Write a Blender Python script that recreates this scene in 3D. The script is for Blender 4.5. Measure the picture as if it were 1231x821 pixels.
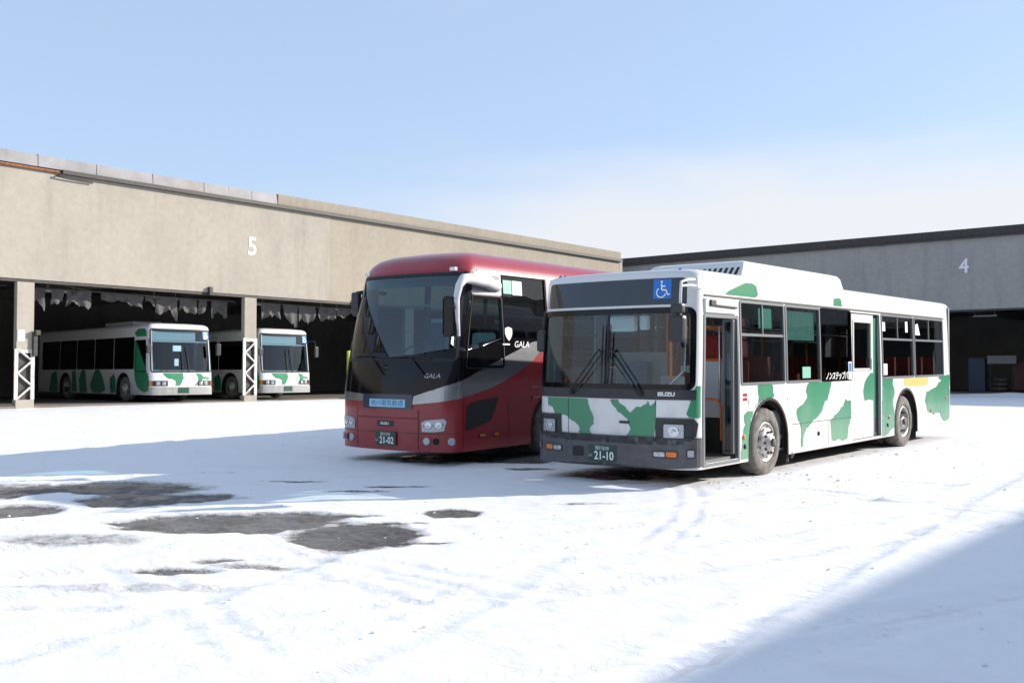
import bpy, bmesh, math, random
from mathutils import Vector, Matrix, noise
random.seed(11)
for o in list(bpy.data.objects): bpy.data.objects.remove(o)
SC = bpy.context.scene
COL = SC.collection
R = math.radians

# ------------------------------------------------------------------ camera
YAW, PITCH, CAMZ = R(39.4), math.atan(38.5/1200), 1.67
cam = bpy.data.objects.new('camera', bpy.data.cameras.new('camera'))
COL.objects.link(cam)
cam.data.sensor_width = 36.0
cam.data.lens = 36.0*1200/1231
cam.data.clip_start, cam.data.clip_end = .1, 3000
cam.location = (0, 0, CAMZ)
cam.rotation_euler = (R(90)+PITCH, 0, YAW)
SC.camera = cam
# ------------------------------------------------------------------ sky and sun
SUN = Vector((1.51, 2.02, 1.0)).normalized()
SUN_EL = math.asin(SUN.z)
SUN_AZ = math.atan2(SUN.x, SUN.y)
W = bpy.data.worlds.new('World'); SC.world = W; W.use_nodes = True
nt = W.node_tree; N = nt.nodes; Lk = nt.links
N.clear()
wo = N.new('ShaderNodeOutputWorld'); bg = N.new('ShaderNodeBackground')
sky = N.new('ShaderNodeTexSky'); sky.sky_type = 'NISHITA'; sky.sun_disc = False
sky.sun_elevation = SUN_EL; sky.sun_rotation = SUN_AZ
sky.altitude = 100; sky.air_density = 1.0; sky.dust_density = .6; sky.ozone_density = 1.2
# thin, wide veils of high cloud, denser towards the horizon all round
tc = N.new('ShaderNodeTexCoord'); sep = N.new('ShaderNodeSeparateXYZ'); Lk.new(tc.outputs['Generated'], sep.inputs[0])
mp = N.new('ShaderNodeMapping'); mp.inputs['Scale'].default_value = (1.0, 1.0, 3.2); mp.inputs['Location'].default_value = (.35, .1, .2)
Lk.new(tc.outputs['Generated'], mp.inputs[0])
cn = N.new('ShaderNodeTexNoise'); cn.inputs['Scale'].default_value = 1.3; cn.inputs['Detail'].default_value = 6; cn.inputs['Roughness'].default_value = .5
Lk.new(mp.outputs[0], cn.inputs['Vector'])
hz = N.new('ShaderNodeMapRange'); hz.inputs['From Min'].default_value = .02; hz.inputs['From Max'].default_value = .27
hz.inputs['To Min'].default_value = .44; hz.inputs['To Max'].default_value = 0
Lk.new(sep.outputs['Z'], hz.inputs['Value'])
ad = N.new('ShaderNodeMath'); ad.operation = 'ADD'; Lk.new(cn.outputs['Fac'], ad.inputs[0]); Lk.new(hz.outputs[0], ad.inputs[1])
cr = N.new('ShaderNodeMapRange'); cr.interpolation_type = 'SMOOTHSTEP'
cr.inputs['From Min'].default_value = .52; cr.inputs['From Max'].default_value = .80; cr.inputs['To Max'].default_value = .9
Lk.new(ad.outputs[0], cr.inputs['Value'])
cm = N.new('ShaderNodeMixRGB'); cm.inputs['Color2'].default_value = (3.5, 3.55, 3.68, 1)
tn = N.new('ShaderNodeMixRGB'); tn.blend_type = 'MULTIPLY'; tn.inputs['Fac'].default_value = 1; tn.inputs['Color2'].default_value = (.90, .93, 1.10, 1); Lk.new(sky.outputs[0], tn.inputs['Color1'])   # cold white balance of a winter noon
hv = N.new('ShaderNodeMixRGB'); hv.inputs['Fac'].default_value = .68; hv.inputs['Color2'].default_value = (2.08, 2.62, 3.35, 1); Lk.new(tn.outputs[0], hv.inputs['Color1'])   # thin high haze over the whole sky
Lk.new(cr.outputs[0], cm.inputs['Fac']); Lk.new(hv.outputs[0], cm.inputs['Color1'])
Lk.new(cm.outputs[0], bg.inputs['Color']); bg.inputs['Strength'].default_value = .15
Lk.new(bg.outputs[0], wo.inputs['Surface'])
sl = bpy.data.lights.new('sun', 'SUN'); sl.energy = 4.15; sl.angle = R(.53); sl.color = (1, .92, .83)
sun = bpy.data.objects.new('sun', sl); COL.objects.link(sun)
sun.rotation_euler = SUN.to_track_quat('Z', 'Y').to_euler(); sun.location = SUN*60
SC.view_settings.view_transform = 'Standard'; SC.view_settings.look = 'None'
SC.view_settings.exposure = .75; SC.view_settings.gamma = 1
SC.view_settings.use_curve_mapping = False

# ------------------------------------------------------------------ materials
def new_mat(name):
    m = bpy.data.materials.new(name); m.use_nodes = True
    n = m.node_tree.nodes; b = n['Principled BSDF']
    return m, n, m.node_tree.links, b
def mat(name, col, rough=.5, metal=0, coat=0, spec=.5, noise_amt=0, nscale=6, bump=0, bscale=40, emit=0):
    m, n, l, b = new_mat(name)
    b.inputs['Base Color'].default_value = (*col, 1); b.inputs['Roughness'].default_value = rough
    b.inputs['Metallic'].default_value = metal; b.inputs['Coat Weight'].default_value = coat
    b.inputs['Specular IOR Level'].default_value = spec
    t = n.new('ShaderNodeTexCoord')
    if noise_amt:
        x = n.new('ShaderNodeTexNoise'); x.inputs['Scale'].default_value = nscale; x.inputs['Detail'].default_value = 6
        l.new(t.outputs['Object'], x.inputs['Vector'])
        r = n.new('ShaderNodeMapRange'); r.inputs['From Min'].default_value = .3; r.inputs['From Max'].default_value = .7
        r.inputs['To Min'].default_value = 1-noise_amt; r.inputs['To Max'].default_value = 1+noise_amt*.6
        l.new(x.outputs['Fac'], r.inputs['Value'])
        mx = n.new('ShaderNodeMixRGB'); mx.blend_type = 'MULTIPLY'; mx.inputs['Fac'].default_value = 1
        mx.inputs['Color1'].default_value = (*col, 1); l.new(r.outputs[0], mx.inputs['Color2'])
        l.new(mx.outputs[0], b.inputs['Base Color'])
    if bump:
        y = n.new('ShaderNodeTexNoise'); y.inputs['Scale'].default_value = bscale; y.inputs['Detail'].default_value = 4
        l.new(t.outputs['Object'], y.inputs['Vector'])
        bp = n.new('ShaderNodeBump'); bp.inputs['Strength'].default_value = bump; bp.inputs['Distance'].default_value = .01
        l.new(y.outputs['Fac'], bp.inputs['Height']); l.new(bp.outputs[0], b.inputs['Normal'])
    if emit:
        b.inputs['Emission Color'].default_value = (*col, 1); b.inputs['Emission Strength'].default_value = emit
    return m
def paint(name, col, dirt=(.30, .27, .23), amt=.35, rough=.32):
    """vehicle paint with splashed road grime that clings in patches, mostly low on the panels"""
    m, n, l, b = new_mat(name)
    t = n.new('ShaderNodeTexCoord'); s = n.new('ShaderNodeSeparateXYZ'); l.new(t.outputs['Object'], s.inputs[0])
    x = n.new('ShaderNodeTexNoise'); x.inputs['Scale'].default_value = 3.5; x.inputs['Detail'].default_value = 9; x.inputs['Roughness'].default_value = .65
    mpp = n.new('ShaderNodeMapping'); mpp.inputs['Scale'].default_value = (1, 1, .55)
    l.new(t.outputs['Object'], mpp.inputs[0]); l.new(mpp.outputs[0], x.inputs['Vector'])
    g = n.new('ShaderNodeMapRange'); g.inputs['From Min'].default_value = .2; g.inputs['From Max'].default_value = 1.3
    g.inputs['To Min'].default_value = .30; g.inputs['To Max'].default_value = -.08
    l.new(s.outputs['Z'], g.inputs['Value'])
    a = n.new('ShaderNodeMath'); a.operation = 'ADD'; l.new(x.outputs['Fac'], a.inputs[0]); l.new(g.outputs[0], a.inputs[1])
    r = n.new('ShaderNodeMapRange'); r.interpolation_type = 'SMOOTHSTEP'
    r.inputs['From Min'].default_value = .45; r.inputs['From Max'].default_value = .85; r.inputs['To Max'].default_value = amt
    l.new(a.outputs[0], r.inputs['Value'])
    mx = n.new('ShaderNodeMixRGB'); mx.inputs['Color1'].default_value = (*col, 1); mx.inputs['Color2'].default_value = (*dirt, 1)
    l.new(r.outputs[0], mx.inputs['Fac']); l.new(mx.outputs[0], b.inputs['Base Color'])
    rr_ = n.new('ShaderNodeMapRange'); rr_.inputs['To Min'].default_value = rough; rr_.inputs['To Max'].default_value = .75
    l.new(r.outputs[0], rr_.inputs['Value']); l.new(rr_.outputs[0], b.inputs['Roughness'])
    b.inputs['Coat Weight'].default_value = .35; b.inputs['Coat Roughness'].default_value = .08
    # faint panel waviness
    w = n.new('ShaderNodeTexNoise'); w.inputs['Scale'].default_value = 1.3; l.new(t.outputs['Object'], w.inputs['Vector'])
    bp = n.new('ShaderNodeBump'); bp.inputs['Strength'].default_value = .25; bp.inputs['Distance'].default_value = .02
    l.new(w.outputs['Fac'], bp.inputs['Height']); l.new(bp.outputs[0], b.inputs['Coat Normal']); l.new(bp.outputs[0], b.inputs['Normal'])
    return m
def glass(name, tint, ior=1.5, rough=.0, refl=1.0):
    m = bpy.data.materials.new(name); m.use_nodes = True
    n = m.node_tree.nodes; l = m.node_tree.links; n.clear()
    o = n.new('ShaderNodeOutputMaterial'); t = n.new('ShaderNodeBsdfTransparent'); t.inputs[0].default_value = (*tint, 1)
    g = n.new('ShaderNodeBsdfGlossy'); g.inputs['Roughness'].default_value = rough; g.inputs['Color'].default_value = (refl, refl, refl, 1)
    # Schlick reflectance of a thin pane (two faces), the same from either side
    ge = n.new('ShaderNodeNewGeometry'); dp = n.new('ShaderNodeVectorMath'); dp.operation = 'DOT_PRODUCT'; l.new(ge.outputs['Incoming'], dp.inputs[0]); l.new(ge.outputs['Normal'], dp.inputs[1])
    def mth(op, a, c):
        x = n.new('ShaderNodeMath'); x.operation = op; x.use_clamp = op == 'ADD'
        for i, v in enumerate((a, c)):
            if isinstance(v, (int, float)): x.inputs[i].default_value = v
            elif v is not None: l.new(v, x.inputs[i])
        return x.outputs[0]
    f0 = 1.25*((ior-1)/(ior+1))**2
    fr_ = mth('ADD', mth('MULTIPLY', mth('POWER', mth('SUBTRACT', 1.0, mth('ABSOLUTE', dp.outputs['Value'], None)), 5.0), 1-f0), f0)
    tcx = n.new('ShaderNodeTexCoord'); w = n.new('ShaderNodeTexNoise'); w.inputs['Scale'].default_value = .9; l.new(tcx.outputs['Object'], w.inputs['Vector'])
    bp = n.new('ShaderNodeBump'); bp.inputs['Strength'].default_value = .18; bp.inputs['Distance'].default_value = .02
    l.new(w.outputs['Fac'], bp.inputs['Height']); l.new(bp.outputs[0], g.inputs['Normal'])
    mx = n.new('ShaderNodeMixShader'); l.new(fr_, mx.inputs[0]); l.new(t.outputs[0], mx.inputs[1]); l.new(g.outputs[0], mx.inputs[2])
    l.new(mx.outputs[0], o.inputs[0]); return m
def concrete(name, col, stain, streak=.5, bump=.12):
    m, n, l, b = new_mat(name)
    t = n.new('ShaderNodeTexCoord')
    def nz(sc, det, scale=(1, 1, 1), ro=.6):
        q = n.new('ShaderNodeMapping'); q.inputs['Scale'].default_value = scale; l.new(t.outputs['Object'], q.inputs[0])
        x = n.new('ShaderNodeTexNoise'); x.inputs['Scale'].default_value = sc; x.inputs['Detail'].default_value = det; x.inputs['Roughness'].default_value = ro
        l.new(q.outputs[0], x.inputs['Vector']); return x.outputs['Fac']
    def rng(v, a, c, d, e):
        r = n.new('ShaderNodeMapRange'); r.interpolation_type = 'SMOOTHSTEP'
        for k, val in zip(('From Min', 'From Max', 'To Min', 'To Max'), (a, c, d, e)): r.inputs[k].default_value = val
        l.new(v, r.inputs['Value']); return r.outputs[0]
    big = rng(nz(.35, 5), .35, .68, 0, .55); strk = rng(nz(1.6, 6, (1, 1, .12)), .48, .78, 0, streak); fine = rng(nz(4, 6), .3, .7, .95, 1.05)
    m1 = n.new('ShaderNodeMixRGB'); m1.inputs['Color1'].default_value = (*col, 1); m1.inputs['Color2'].default_value = (*stain, 1); l.new(big, m1.inputs['Fac'])
    m2 = n.new('ShaderNodeMixRGB'); m2.inputs['Color2'].default_value = (*[c*.78 for c in stain], 1); l.new(strk, m2.inputs['Fac']); l.new(m1.outputs[0], m2.inputs['Color1'])
    m3 = n.new('ShaderNodeMixRGB'); m3.blend_type = 'MULTIPLY'; m3.inputs['Fac'].default_value = 1; l.new(m2.outputs[0], m3.inputs['Color1']); l.new(fine, m3.inputs['Color2'])
    l.new(m3.outputs[0], b.inputs['Base Color']); b.inputs['Roughness'].default_value = .9; b.inputs['Specular IOR Level'].default_value = .2
    bp = n.new('ShaderNodeBump'); bp.inputs['Strength'].default_value = bump; bp.inputs['Distance'].default_value = .012
    l.new(nz(22, 6), bp.inputs['Height']); l.new(bp.outputs[0], b.inputs['Normal'])
    return m
WHITE = paint('white_paint', (.72, .72, .70)); GREEN = paint('green_paint', (.028, .235, .11), dirt=(.16, .22, .17), amt=.35)
RED = paint('red_paint', (.27, .010, .018), dirt=(.16, .03, .03), amt=.2, rough=.3); SILVER = mat('silver_paint', (.36, .37, .39), .25, metal=.9, noise_amt=.12, nscale=3)
ROOFRED = paint('sunlit_red_paint', (.31, .028, .04), dirt=(.36, .14, .14), amt=.3, rough=.3); GLINT = mat('glint_cream', (.75, .70, .62), .4)  # roof red lightened for the low sun on it; cream paints a glint
BLACKP = mat('gloss_black', (.005, .005, .006), .10, spec=.32); PALE = mat('pale_silver', (.66, .66, .67), .35, noise_amt=.1); DARK = mat('dark_plastic', (.028, .029, .032), .45, noise_amt=.2)
GREYP = mat('grey_bumper', (.09, .09, .095), .5, noise_amt=.25, nscale=9); RUBBER = mat('rubber', (.012, .012, .013), .6)
FRAME = mat('window_frame', (.17, .18, .19), .4, metal=.4); CHROME = mat('chrome', (.75, .76, .78), .12, metal=1)
TYRE = mat('tyre_rubber', (.17, .16, .145), .9, noise_amt=.45, nscale=12, bump=.3); RIM = mat('rim_metal', (.58, .56, .52), .5, metal=.3, noise_amt=.35, nscale=14)
HUB = mat('hub_grime', (.10, .085, .07), .7, noise_amt=.4, nscale=20); UNDER = mat('underbody', (.015, .014, .013), .85, noise_amt=.3)
GLASS = glass('clear_glass', (.66, .82, .87), 1.55); SIDEG = glass('side_glass', (.40, .54, .52), 1.55); TINT = glass('tinted_glass', (.50, .84, .90), 1.7)
DARKG = glass('privacy_glass', (.09, .105, .115), 1.6); LENS = mat('lamp_lens', (.42, .45, .48), .12, metal=.55, bump=.8, bscale=60)
AMBER = mat('amber_lens', (.75, .17, .01), .2, coat=.5); REDL = mat('red_lens', (.5, .02, .02), .2, coat=.5)
PLATE = mat('plate_green', (.012, .06, .04), .4); LET = mat('white_lettering', (.82, .83, .82), .5); NUMP = mat('weathered_white', (.66, .64, .60), .7, noise_amt=.15, nscale=5); INNER = mat('interior_grey', (.34, .34, .34), .6, noise_amt=.1)
FLOORM = mat('floor_vinyl', (.10, .10, .10), .6, noise_amt=.3); SEATM = mat('seat_moquette', (.33, .035, .03), .9, noise_amt=.3, nscale=25); SEATB = mat('seat_blue', (.10, .16, .27), .9, noise_amt=.2, nscale=25)
COVER = mat('headrest_cover', (.75, .76, .78), .9); ORANGE = mat('orange_rail', (.75, .16, .015), .35); DASH = mat('dashboard', (.15, .15, .15), .6, noise_amt=.2)
BLUE = mat('sign_blue', (.01, .17, .60), .4); SIGNG = mat('sign_glass', (.02, .025, .03), .05, coat=.5); CYAN = mat('sign_cyan', (.33, .62, .72), .4)
YEL = mat('safety_yellow', (.70, .50, .03), .5, noise_amt=.15); STICK = mat('sticker_white', (.80, .80, .78), .5); STICKG = mat('sticker_green', (.16, .42, .33), .5); ADV = mat('sticker_orange', (.75, .42, .10), .5)
VIOLET = mat('violet_lens', (.07, .05, .42), .2, coat=.5); SCREEN = mat('blind_curtain', (.18, .30, .28), .8, noise_amt=.2, nscale=15)
BEIGE = concrete('beige_render', (.385, .355, .298), (.315, .288, .243)); BEIGE2 = concrete('beige_render_older', (.36, .32, .255), (.30, .265, .212))
GREYC = concrete('grey_render', (.395, .372, .34), (.33, .31, .285)); DARKC = concrete('dark_concrete', (.15, .142, .132), (.10, .095, .09)); SLAB = concrete('slab_concrete', (.20, .18, .15), (.13, .115, .10), bump=.6)  # dark concrete: the gloom inside the bays is put into its colour
TINM = mat('sheet_metal', (.27, .265, .27), .6, metal=0, noise_amt=.22, nscale=1.2, bump=.3, bscale=8); TINR = mat('sheet_metal_rusty', (.29, .265, .255), .65, metal=0, noise_amt=.25, nscale=1.5, bump=.3, bscale=8)
GUTTER = mat('gutter_metal', (.04, .036, .032), .55, noise_amt=.3); RUST = mat('rusty_pipe', (.26, .11, .05), .8, noise_amt=.4, nscale=10); COPE = concrete('coping', (.33, .295, .24), (.28, .25, .2))
LATT = mat('lattice_white', (.62, .58, .55), .6, noise_amt=.35, nscale=8); STEEL = mat('dark_steel', (.05, .045, .04), .6, noise_amt=.4)
def sheetmat():
    m, n, l, b = new_mat('plastic_sheet'); b.inputs['Base Color'].default_value = (.14, .138, .135, 1); b.inputs['Roughness'].default_value = .7
    o = n['Material Output']; t = n.new('ShaderNodeBsdfTranslucent'); t.inputs[0].default_value = (.22, .22, .22, 1)
    mx = n.new('ShaderNodeMixShader'); mx.inputs[0].default_value = .4; l.new(b.outputs[0], mx.inputs[1]); l.new(t.outputs[0], mx.inputs[2]); l.new(mx.outputs[0], o.inputs[0]); return m
SHEET = sheetmat()

# ------------------------------------------------------------------ mesh helpers
class B:
    def __init__(s): s.V, s.F, s.I, s.S = [], [], [], []
    def add(s, V, F, mi=0, smooth=False):
        k = len(s.V); s.V += [tuple(v) for v in V]
        for f in F: s.F.append(tuple(i+k for i in f)); s.I.append(mi); s.S.append(smooth)
        return s
    def box(s, x0, x1, y0, y1, z0, z1, mi=0, c=0.0):
        if c <= 0:
            V = [(x, y, z) for z in (z0, z1) for y in (y0, y1) for x in (x0, x1)]
            return s.add(V, [(0, 2, 3, 1), (4, 5, 7, 6), (0, 1, 5, 4), (2, 6, 7, 3), (0, 4, 6, 2), (1, 3, 7, 5)], mi)
        bm = bmesh.new(); bmesh.ops.create_cube(bm, size=1)
        for v in bm.verts: v.co = Vector(((x0+x1)/2+v.co.x*(x1-x0), (y0+y1)/2+v.co.y*(y1-y0), (z0+z1)/2+v.co.z*(z1-z0)))
        bmesh.ops.bevel(bm, geom=bm.edges[:], offset=c, segments=2, affect='EDGES', profile=.6)
        bm.verts.index_update(); s.add([v.co[:] for v in bm.verts], [[v.index for v in f.verts] for f in bm.faces], mi); bm.free(); return s
    def tube(s, pts, r, n=8, mi=0, cap=True):
        P = [Vector(p) for p in pts]; rs = r if isinstance(r, (list, tuple)) else [r]*len(P)
        V, F = [], []; up = None
        for i, p in enumerate(P):
            t = ((P[min(i+1, len(P)-1)]-P[max(i-1, 0)])).normalized()
            if up is None: up = t.orthogonal().normalized()
            up = (up-t*up.dot(t)).normalized() if (up-t*up.dot(t)).length > 1e-6 else t.orthogonal().normalized()
            w = t.cross(up)
            for k in range(n):
                a = 2*math.pi*k/n; V.append(p+(up*math.cos(a)+w*math.sin(a))*rs[i])
        for i in range(len(P)-1):
            for k in range(n): F.append((i*n+k, i*n+(k+1) % n, (i+1)*n+(k+1) % n, (i+1)*n+k))
        s.add(V, F, mi, True)
        if cap:
            s.add(V[:n], [tuple(range(n))[::-1]], mi); s.add(V[-n:], [tuple(range(n))], mi)
        return s
    def lathe(s, prof, o, ax, n=32, mi=0, smooth=True):
        """prof: (radius, along axis)"""
        ax = Vector(ax).normalized(); u = ax.orthogonal().normalized(); w = ax.cross(u); o = Vector(o); V, F = [], []
        for rr_, h in prof:
            for k in range(n):
                a = 2*math.pi*k/n; V.append(o+ax*h+(u*math.cos(a)+w*math.sin(a))*rr_)
        for i in range(len(prof)-1):
            for k in range(n): F.append((i*n+k, i*n+(k+1) % n, (i+1)*n+(k+1) % n, (i+1)*n+k))
        return s.add(V, F, mi, smooth)
    def disc(s, o, ax, r, n=16, mi=0):
        ax = Vector(ax).normalized(); u = ax.orthogonal().normalized(); w = ax.cross(u)
        return s.add([Vector(o)+(u*math.cos(2*math.pi*k/n)+w*math.sin(2*math.pi*k/n))*r for k in range(n)], [tuple(range(n))], mi)
    def build(s, name, mats, parent=None):
        me = bpy.data.meshes.new(name); me.from_pydata(s.V, [], s.F)
        for m in (mats if isinstance(mats, (list, tuple)) else [mats]): me.materials.append(m)
        me.polygons.foreach_set('material_index', s.I); me.polygons.foreach_set('use_smooth', s.S); me.update()
        o = bpy.data.objects.new(name, me); COL.objects.link(o); o.parent = parent; return o
def tag(o, label=None, cat=None, group=None, kind=None):
    for k, v in (('label', label), ('category', cat), ('group', group), ('kind', kind)):
        if v: o[k] = v
    return o
def empty(name, label, cat, mw, group=None):
    o = bpy.data.objects.new(name, None); COL.objects.link(o); o.empty_display_size = .3
    o.matrix_world = mw; tag(o, label, cat, group); return o
def copy_tree(o, parent=None):
    c = o.copy(); COL.objects.link(c)
    if parent: c.parent = parent
    for ch in list(o.children): copy_tree(ch, c)
    return c
def rr(u0, v0, u1, v1, r=.04, step=.1, cnt=None):
    r = max(.002, min(r, (u1-u0)/2-.001, (v1-v0)/2-.001))
    nu, nv = cnt or (max(1, int((u1-u0)/step)), max(1, int((v1-v0)/step)))
    P = []
    for cx, cy, a0, ex, ey, m in ((u1-r, v0+r, -90, u1, v1-r, nv), (u1-r, v1-r, 0, u0+r, v1, nu), (u0+r, v1-r, 90, u0, v0+r, nv), (u0+r, v0+r, 180, u1-r, v0, nu)):
        arc = [(cx+r*math.cos(R(a0+22.5*k)), cy+r*math.sin(R(a0+22.5*k))) for k in range(5)]
        P += arc; x, y = arc[-1]
        for k in range(1, m): P.append((x+(ex-x)*k/m, y+(ey-y)*k/m))
    return P, (nu, nv)
def spoly(b, poly, surf, off=.003, thick=0, cut=.1, mi=0, cutv=None, smooth=False):
    """a flat outline laid on a curved skin, off metres proud of it, thick metres deep"""
    bm = bmesh.new(); f = bm.faces.new([bm.verts.new((p[0], p[1], 0)) for p in poly])
    bmesh.ops.triangulate(bm, faces=[f], ngon_method='EAR_CLIP')
    for ax, c in ((0, cut), (1, cutv or max(cut, .3))):
        lo, hi = min(p[ax] for p in poly), max(p[ax] for p in poly); k = math.floor(lo/c)+1
        while k*c < hi-1e-4:
            co = [0, 0, 0]; co[ax] = k*c; no = [0, 0, 0]; no[ax] = 1
            bmesh.ops.bisect_plane(bm, geom=bm.verts[:]+bm.edges[:]+bm.faces[:], plane_co=co, plane_no=no); k += 1
    bmesh.ops.dissolve_degenerate(bm, edges=bm.edges[:], dist=2e-4)
    bm.verts.index_update(); bm.edges.ensure_lookup_table()
    P = [(v.co.x, v.co.y) for v in bm.verts]; F = [[v.index for v in f.verts] for f in bm.faces]
    E = [(e.verts[0].index, e.verts[1].index) for e in bm.edges if len(e.link_faces) == 1]; bm.free()
    n = len(P); V = [surf(p[0], p[1], off) for p in P]
    if thick:
        V += [surf(p[0], p[1], off-thick) for p in P]
        F = F+[[i+n for i in f[::-1]] for f in F]+[(a, c, c+n, a+n) for a, c in E]
    return b.add(V, F, mi, smooth)
def ring(b, r0, w, surf, off=.01, thick=.03, rad=.05, mi=0, step=.1):
    u0, v0, u1, v1 = r0; P, c = rr(u0, v0, u1, v1, rad, step); Q, _ = rr(u0+w, v0+w, u1-w, v1-w, max(rad-w, .008), step, c); n = len(P)
    V = [surf(*p, off) for p in P]+[surf(*q, off) for q in Q]+[surf(*p, off-thick) for p in P]+[surf(*q, off-thick) for q in Q]; F = []
    for i in range(n):
        j = (i+1) % n
        F += [(i, j, n+j, n+i), (2*n+i, 3*n+i, 3*n+j, 2*n+j), (i, 2*n+i, 2*n+j, j), (n+i, n+j, 3*n+j, 3*n+i)]
    return b.add(V, F, mi)
def panel(b, us, vs, holes, surf, thick=.05, mo=0, mi_in=1, smooth=False):
    us, vs = sorted(set(round(u, 5) for u in us)), sorted(set(round(v, 5) for v in vs))
    nu, nv = len(us), len(vs)
    def gone(i, j):
        if i < 0 or j < 0 or i >= nu-1 or j >= nv-1: return True
        u, v = (us[i]+us[i+1])/2, (vs[j]+vs[j+1])/2
        return any(h[0] < u < h[2] and h[1] < v < h[3] for h in holes)
    V = [surf(u, v, 0) for u in us for v in vs]+[surf(u, v, -thick) for u in us for v in vs]; K = nu*nv; q = lambda i, j: i*nv+j
    Fo, Fi, Fr = [], [], []
    for i in range(nu-1):
        for j in range(nv-1):
            if gone(i, j): continue
            a, c, d, e = q(i, j), q(i+1, j), q(i+1, j+1), q(i, j+1)
            Fo.append((a, c, d, e)); Fi.append((a+K, e+K, d+K, c+K))
            for (di, dj), (m, n_) in {(-1, 0): (a, e), (1, 0): (c, d), (0, -1): (a, c), (0, 1): (e, d)}.items():
                if gone(i+di, j+dj): Fr.append((m, n_, n_+K, m+K))
    b.add(V, Fo, mo, smooth); b.add(V, Fi, mi_in); b.add(V, Fr, mi_in); return b
def lin(a, c, st): n = max(1, round((c-a)/st)); return [a+(c-a)*k/n for k in range(n+1)]
def text_pts(body, size, shear=0, bold=0):
    cu = bpy.data.curves.new('lettering', 'FONT'); cu.body = body; cu.size = size; cu.shear = shear; cu.align_x = 'CENTER'; cu.align_y = 'CENTER'; cu.resolution_u = 3; cu.offset = bold
    o = bpy.data.objects.new('lettering', cu); COL.objects.link(o)
    me = bpy.data.meshes.new_from_object(o.evaluated_get(bpy.context.evaluated_depsgraph_get()))
    V = [(v.co.x, v.co.y) for v in me.vertices]; F = [tuple(p.vertices) for p in me.polygons]
    bpy.data.objects.remove(o); bpy.data.curves.remove(cu); bpy.data.meshes.remove(me); return V, F
def text(name, body, size, u, v, surf, m, parent, off=.006, sx=1.0, shear=0, bold=0):
    V, F = text_pts(body, size, shear, bold); b = B(); b.add([surf(u+x*sx, v+y, off) for x, y in V], F); return b.build(name, m, parent)
def rag(P, amp=.018, step=.025, lo=.31, hi=1.27):
    """torn, map-like outline"""
    O = []; s = random.random()*50
    for i, p in enumerate(P):
        q = P[(i+1) % len(P)]; n = max(1, int(math.hypot(q[0]-p[0], q[1]-p[1])/step))
        for k in range(n):
            u, v = p[0]+(q[0]-p[0])*k/n, p[1]+(q[1]-p[1])*k/n; e = 1 if lo < v < hi else 0
            f = lambda t: 1.9*noise.noise(Vector((u*7, v*7, t)))+1.2*noise.noise(Vector((u*19, v*19, t))); O.append((u+e*amp*f(s), v+e*amp*f(s+7)))
    return O
def stroke(pts, w):
    L, Rr = [], []
    for i, p in enumerate(pts):
        a, c = pts[max(0, i-1)], pts[min(len(pts)-1, i+1)]; dx, dy = c[0]-a[0], c[1]-a[1]; l = math.hypot(dx, dy) or 1
        L.append((p[0]-dy/l*w/2, p[1]+dx/l*w/2)); Rr.append((p[0]+dy/l*w/2, p[1]-dx/l*w/2))
    return L+Rr[::-1]

# ---- analytic vehicle skins
class Shell:
    """analytic vehicle skin: x lateral (+ = kerb/left side), y rearward from nose, z up"""
    def __init__(s,a,L,b,n,rake,tumble,b2=.14,n2=3.0):
        s.a,s.L,s.b,s.n,s.rake,s.tumble,s.b2,s.n2=a,L,b,n,rake,tumble,b2,n2
        # arc length table centre -> corner
        s.tab=[0.0]; px,py=0.0,0.0; s.N=200
        for i in range(1,s.N+1):
            x,y,_,_=s.plan(i/s.N,a); s.tab.append(s.tab[-1]+math.hypot(x-px,y-py)); px,py=x,y
        s.arc=s.tab[-1]
    def plan(s,t,a):
        w=math.copysign(min(1.0,abs(t)),t)*math.pi/2
        sn,cs=abs(math.sin(w)),max(0.0,math.cos(w)); e=2/s.n
        X,Q=sn**e,cs**e
        nx=X**(s.n-1)/a; ny=-(Q**(s.n-1))/s.b
        l=math.hypot(nx,ny) or 1; g=math.copysign(1,t)
        return g*a*X, s.b*(1-Q), g*nx/l, ny/l
    def aw(s,z): return s.a-s.tumble(z)
    def ft(s,t,z,off=0):
        x,y,nx,ny=s.plan(t,s.aw(z)); return (x+nx*off, y+ny*off+s.rake(z), z)
    def x2t(s,x,z=1.0):
        X=min(1.0,abs(x)/s.aw(z)); return math.copysign(math.asin(min(1,X**(s.n/2)))*2/math.pi,x)
    def front(s,x,z,off=0): return s.ft(s.x2t(x,z),z,off)
    def side(s,g):
        def f(y,z,off=0):
            k=max(0.0,1-(y-s.b)/.5)
            return (g*(s.aw(z)+off), y+s.rake(z)*k, z)
        return f
    def wrap(s,g):
        """u<0: round the front corner from the side (arc length), u>=0 along the side"""
        def f(u,z,off=0):
            if u>=0: return s.side(g)(s.b+u,z,off)
            r=s.arc+u; sg=g
            if r<0: r,sg=-r,-g
            lo,hi=0,s.N
            while hi-lo>1:
                m=(lo+hi)//2
                if s.tab[m]<=r: lo=m
                else: hi=m
            fr=(r-s.tab[lo])/(s.tab[hi]-s.tab[lo]+1e-12)
            return s.ft(sg*(lo+fr)/s.N,z,off)
        return f
    def back(s,x,z,off=0):
        X=min(1.0,abs(x)/s.aw(z)); Q=(1-X**s.n2)**(1/s.n2)
        return (x, s.L-s.b2*(1-Q)+off, z)
def cl(v,a,b): return max(a,min(b,v))
CITY=Shell(1.2425,11.0,.30,2.6,lambda z:.075*max(0,z-1.2)+.03*max(0,z-2.3),lambda z:.02*max(0,z-1.25)**1.5)
COACH=Shell(1.245,12.0,.45,2.5,lambda z:.42*(max(0,z-.95)/2.15)**1.5,lambda z:.05*max(0,z-1.3)**1.3)
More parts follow.
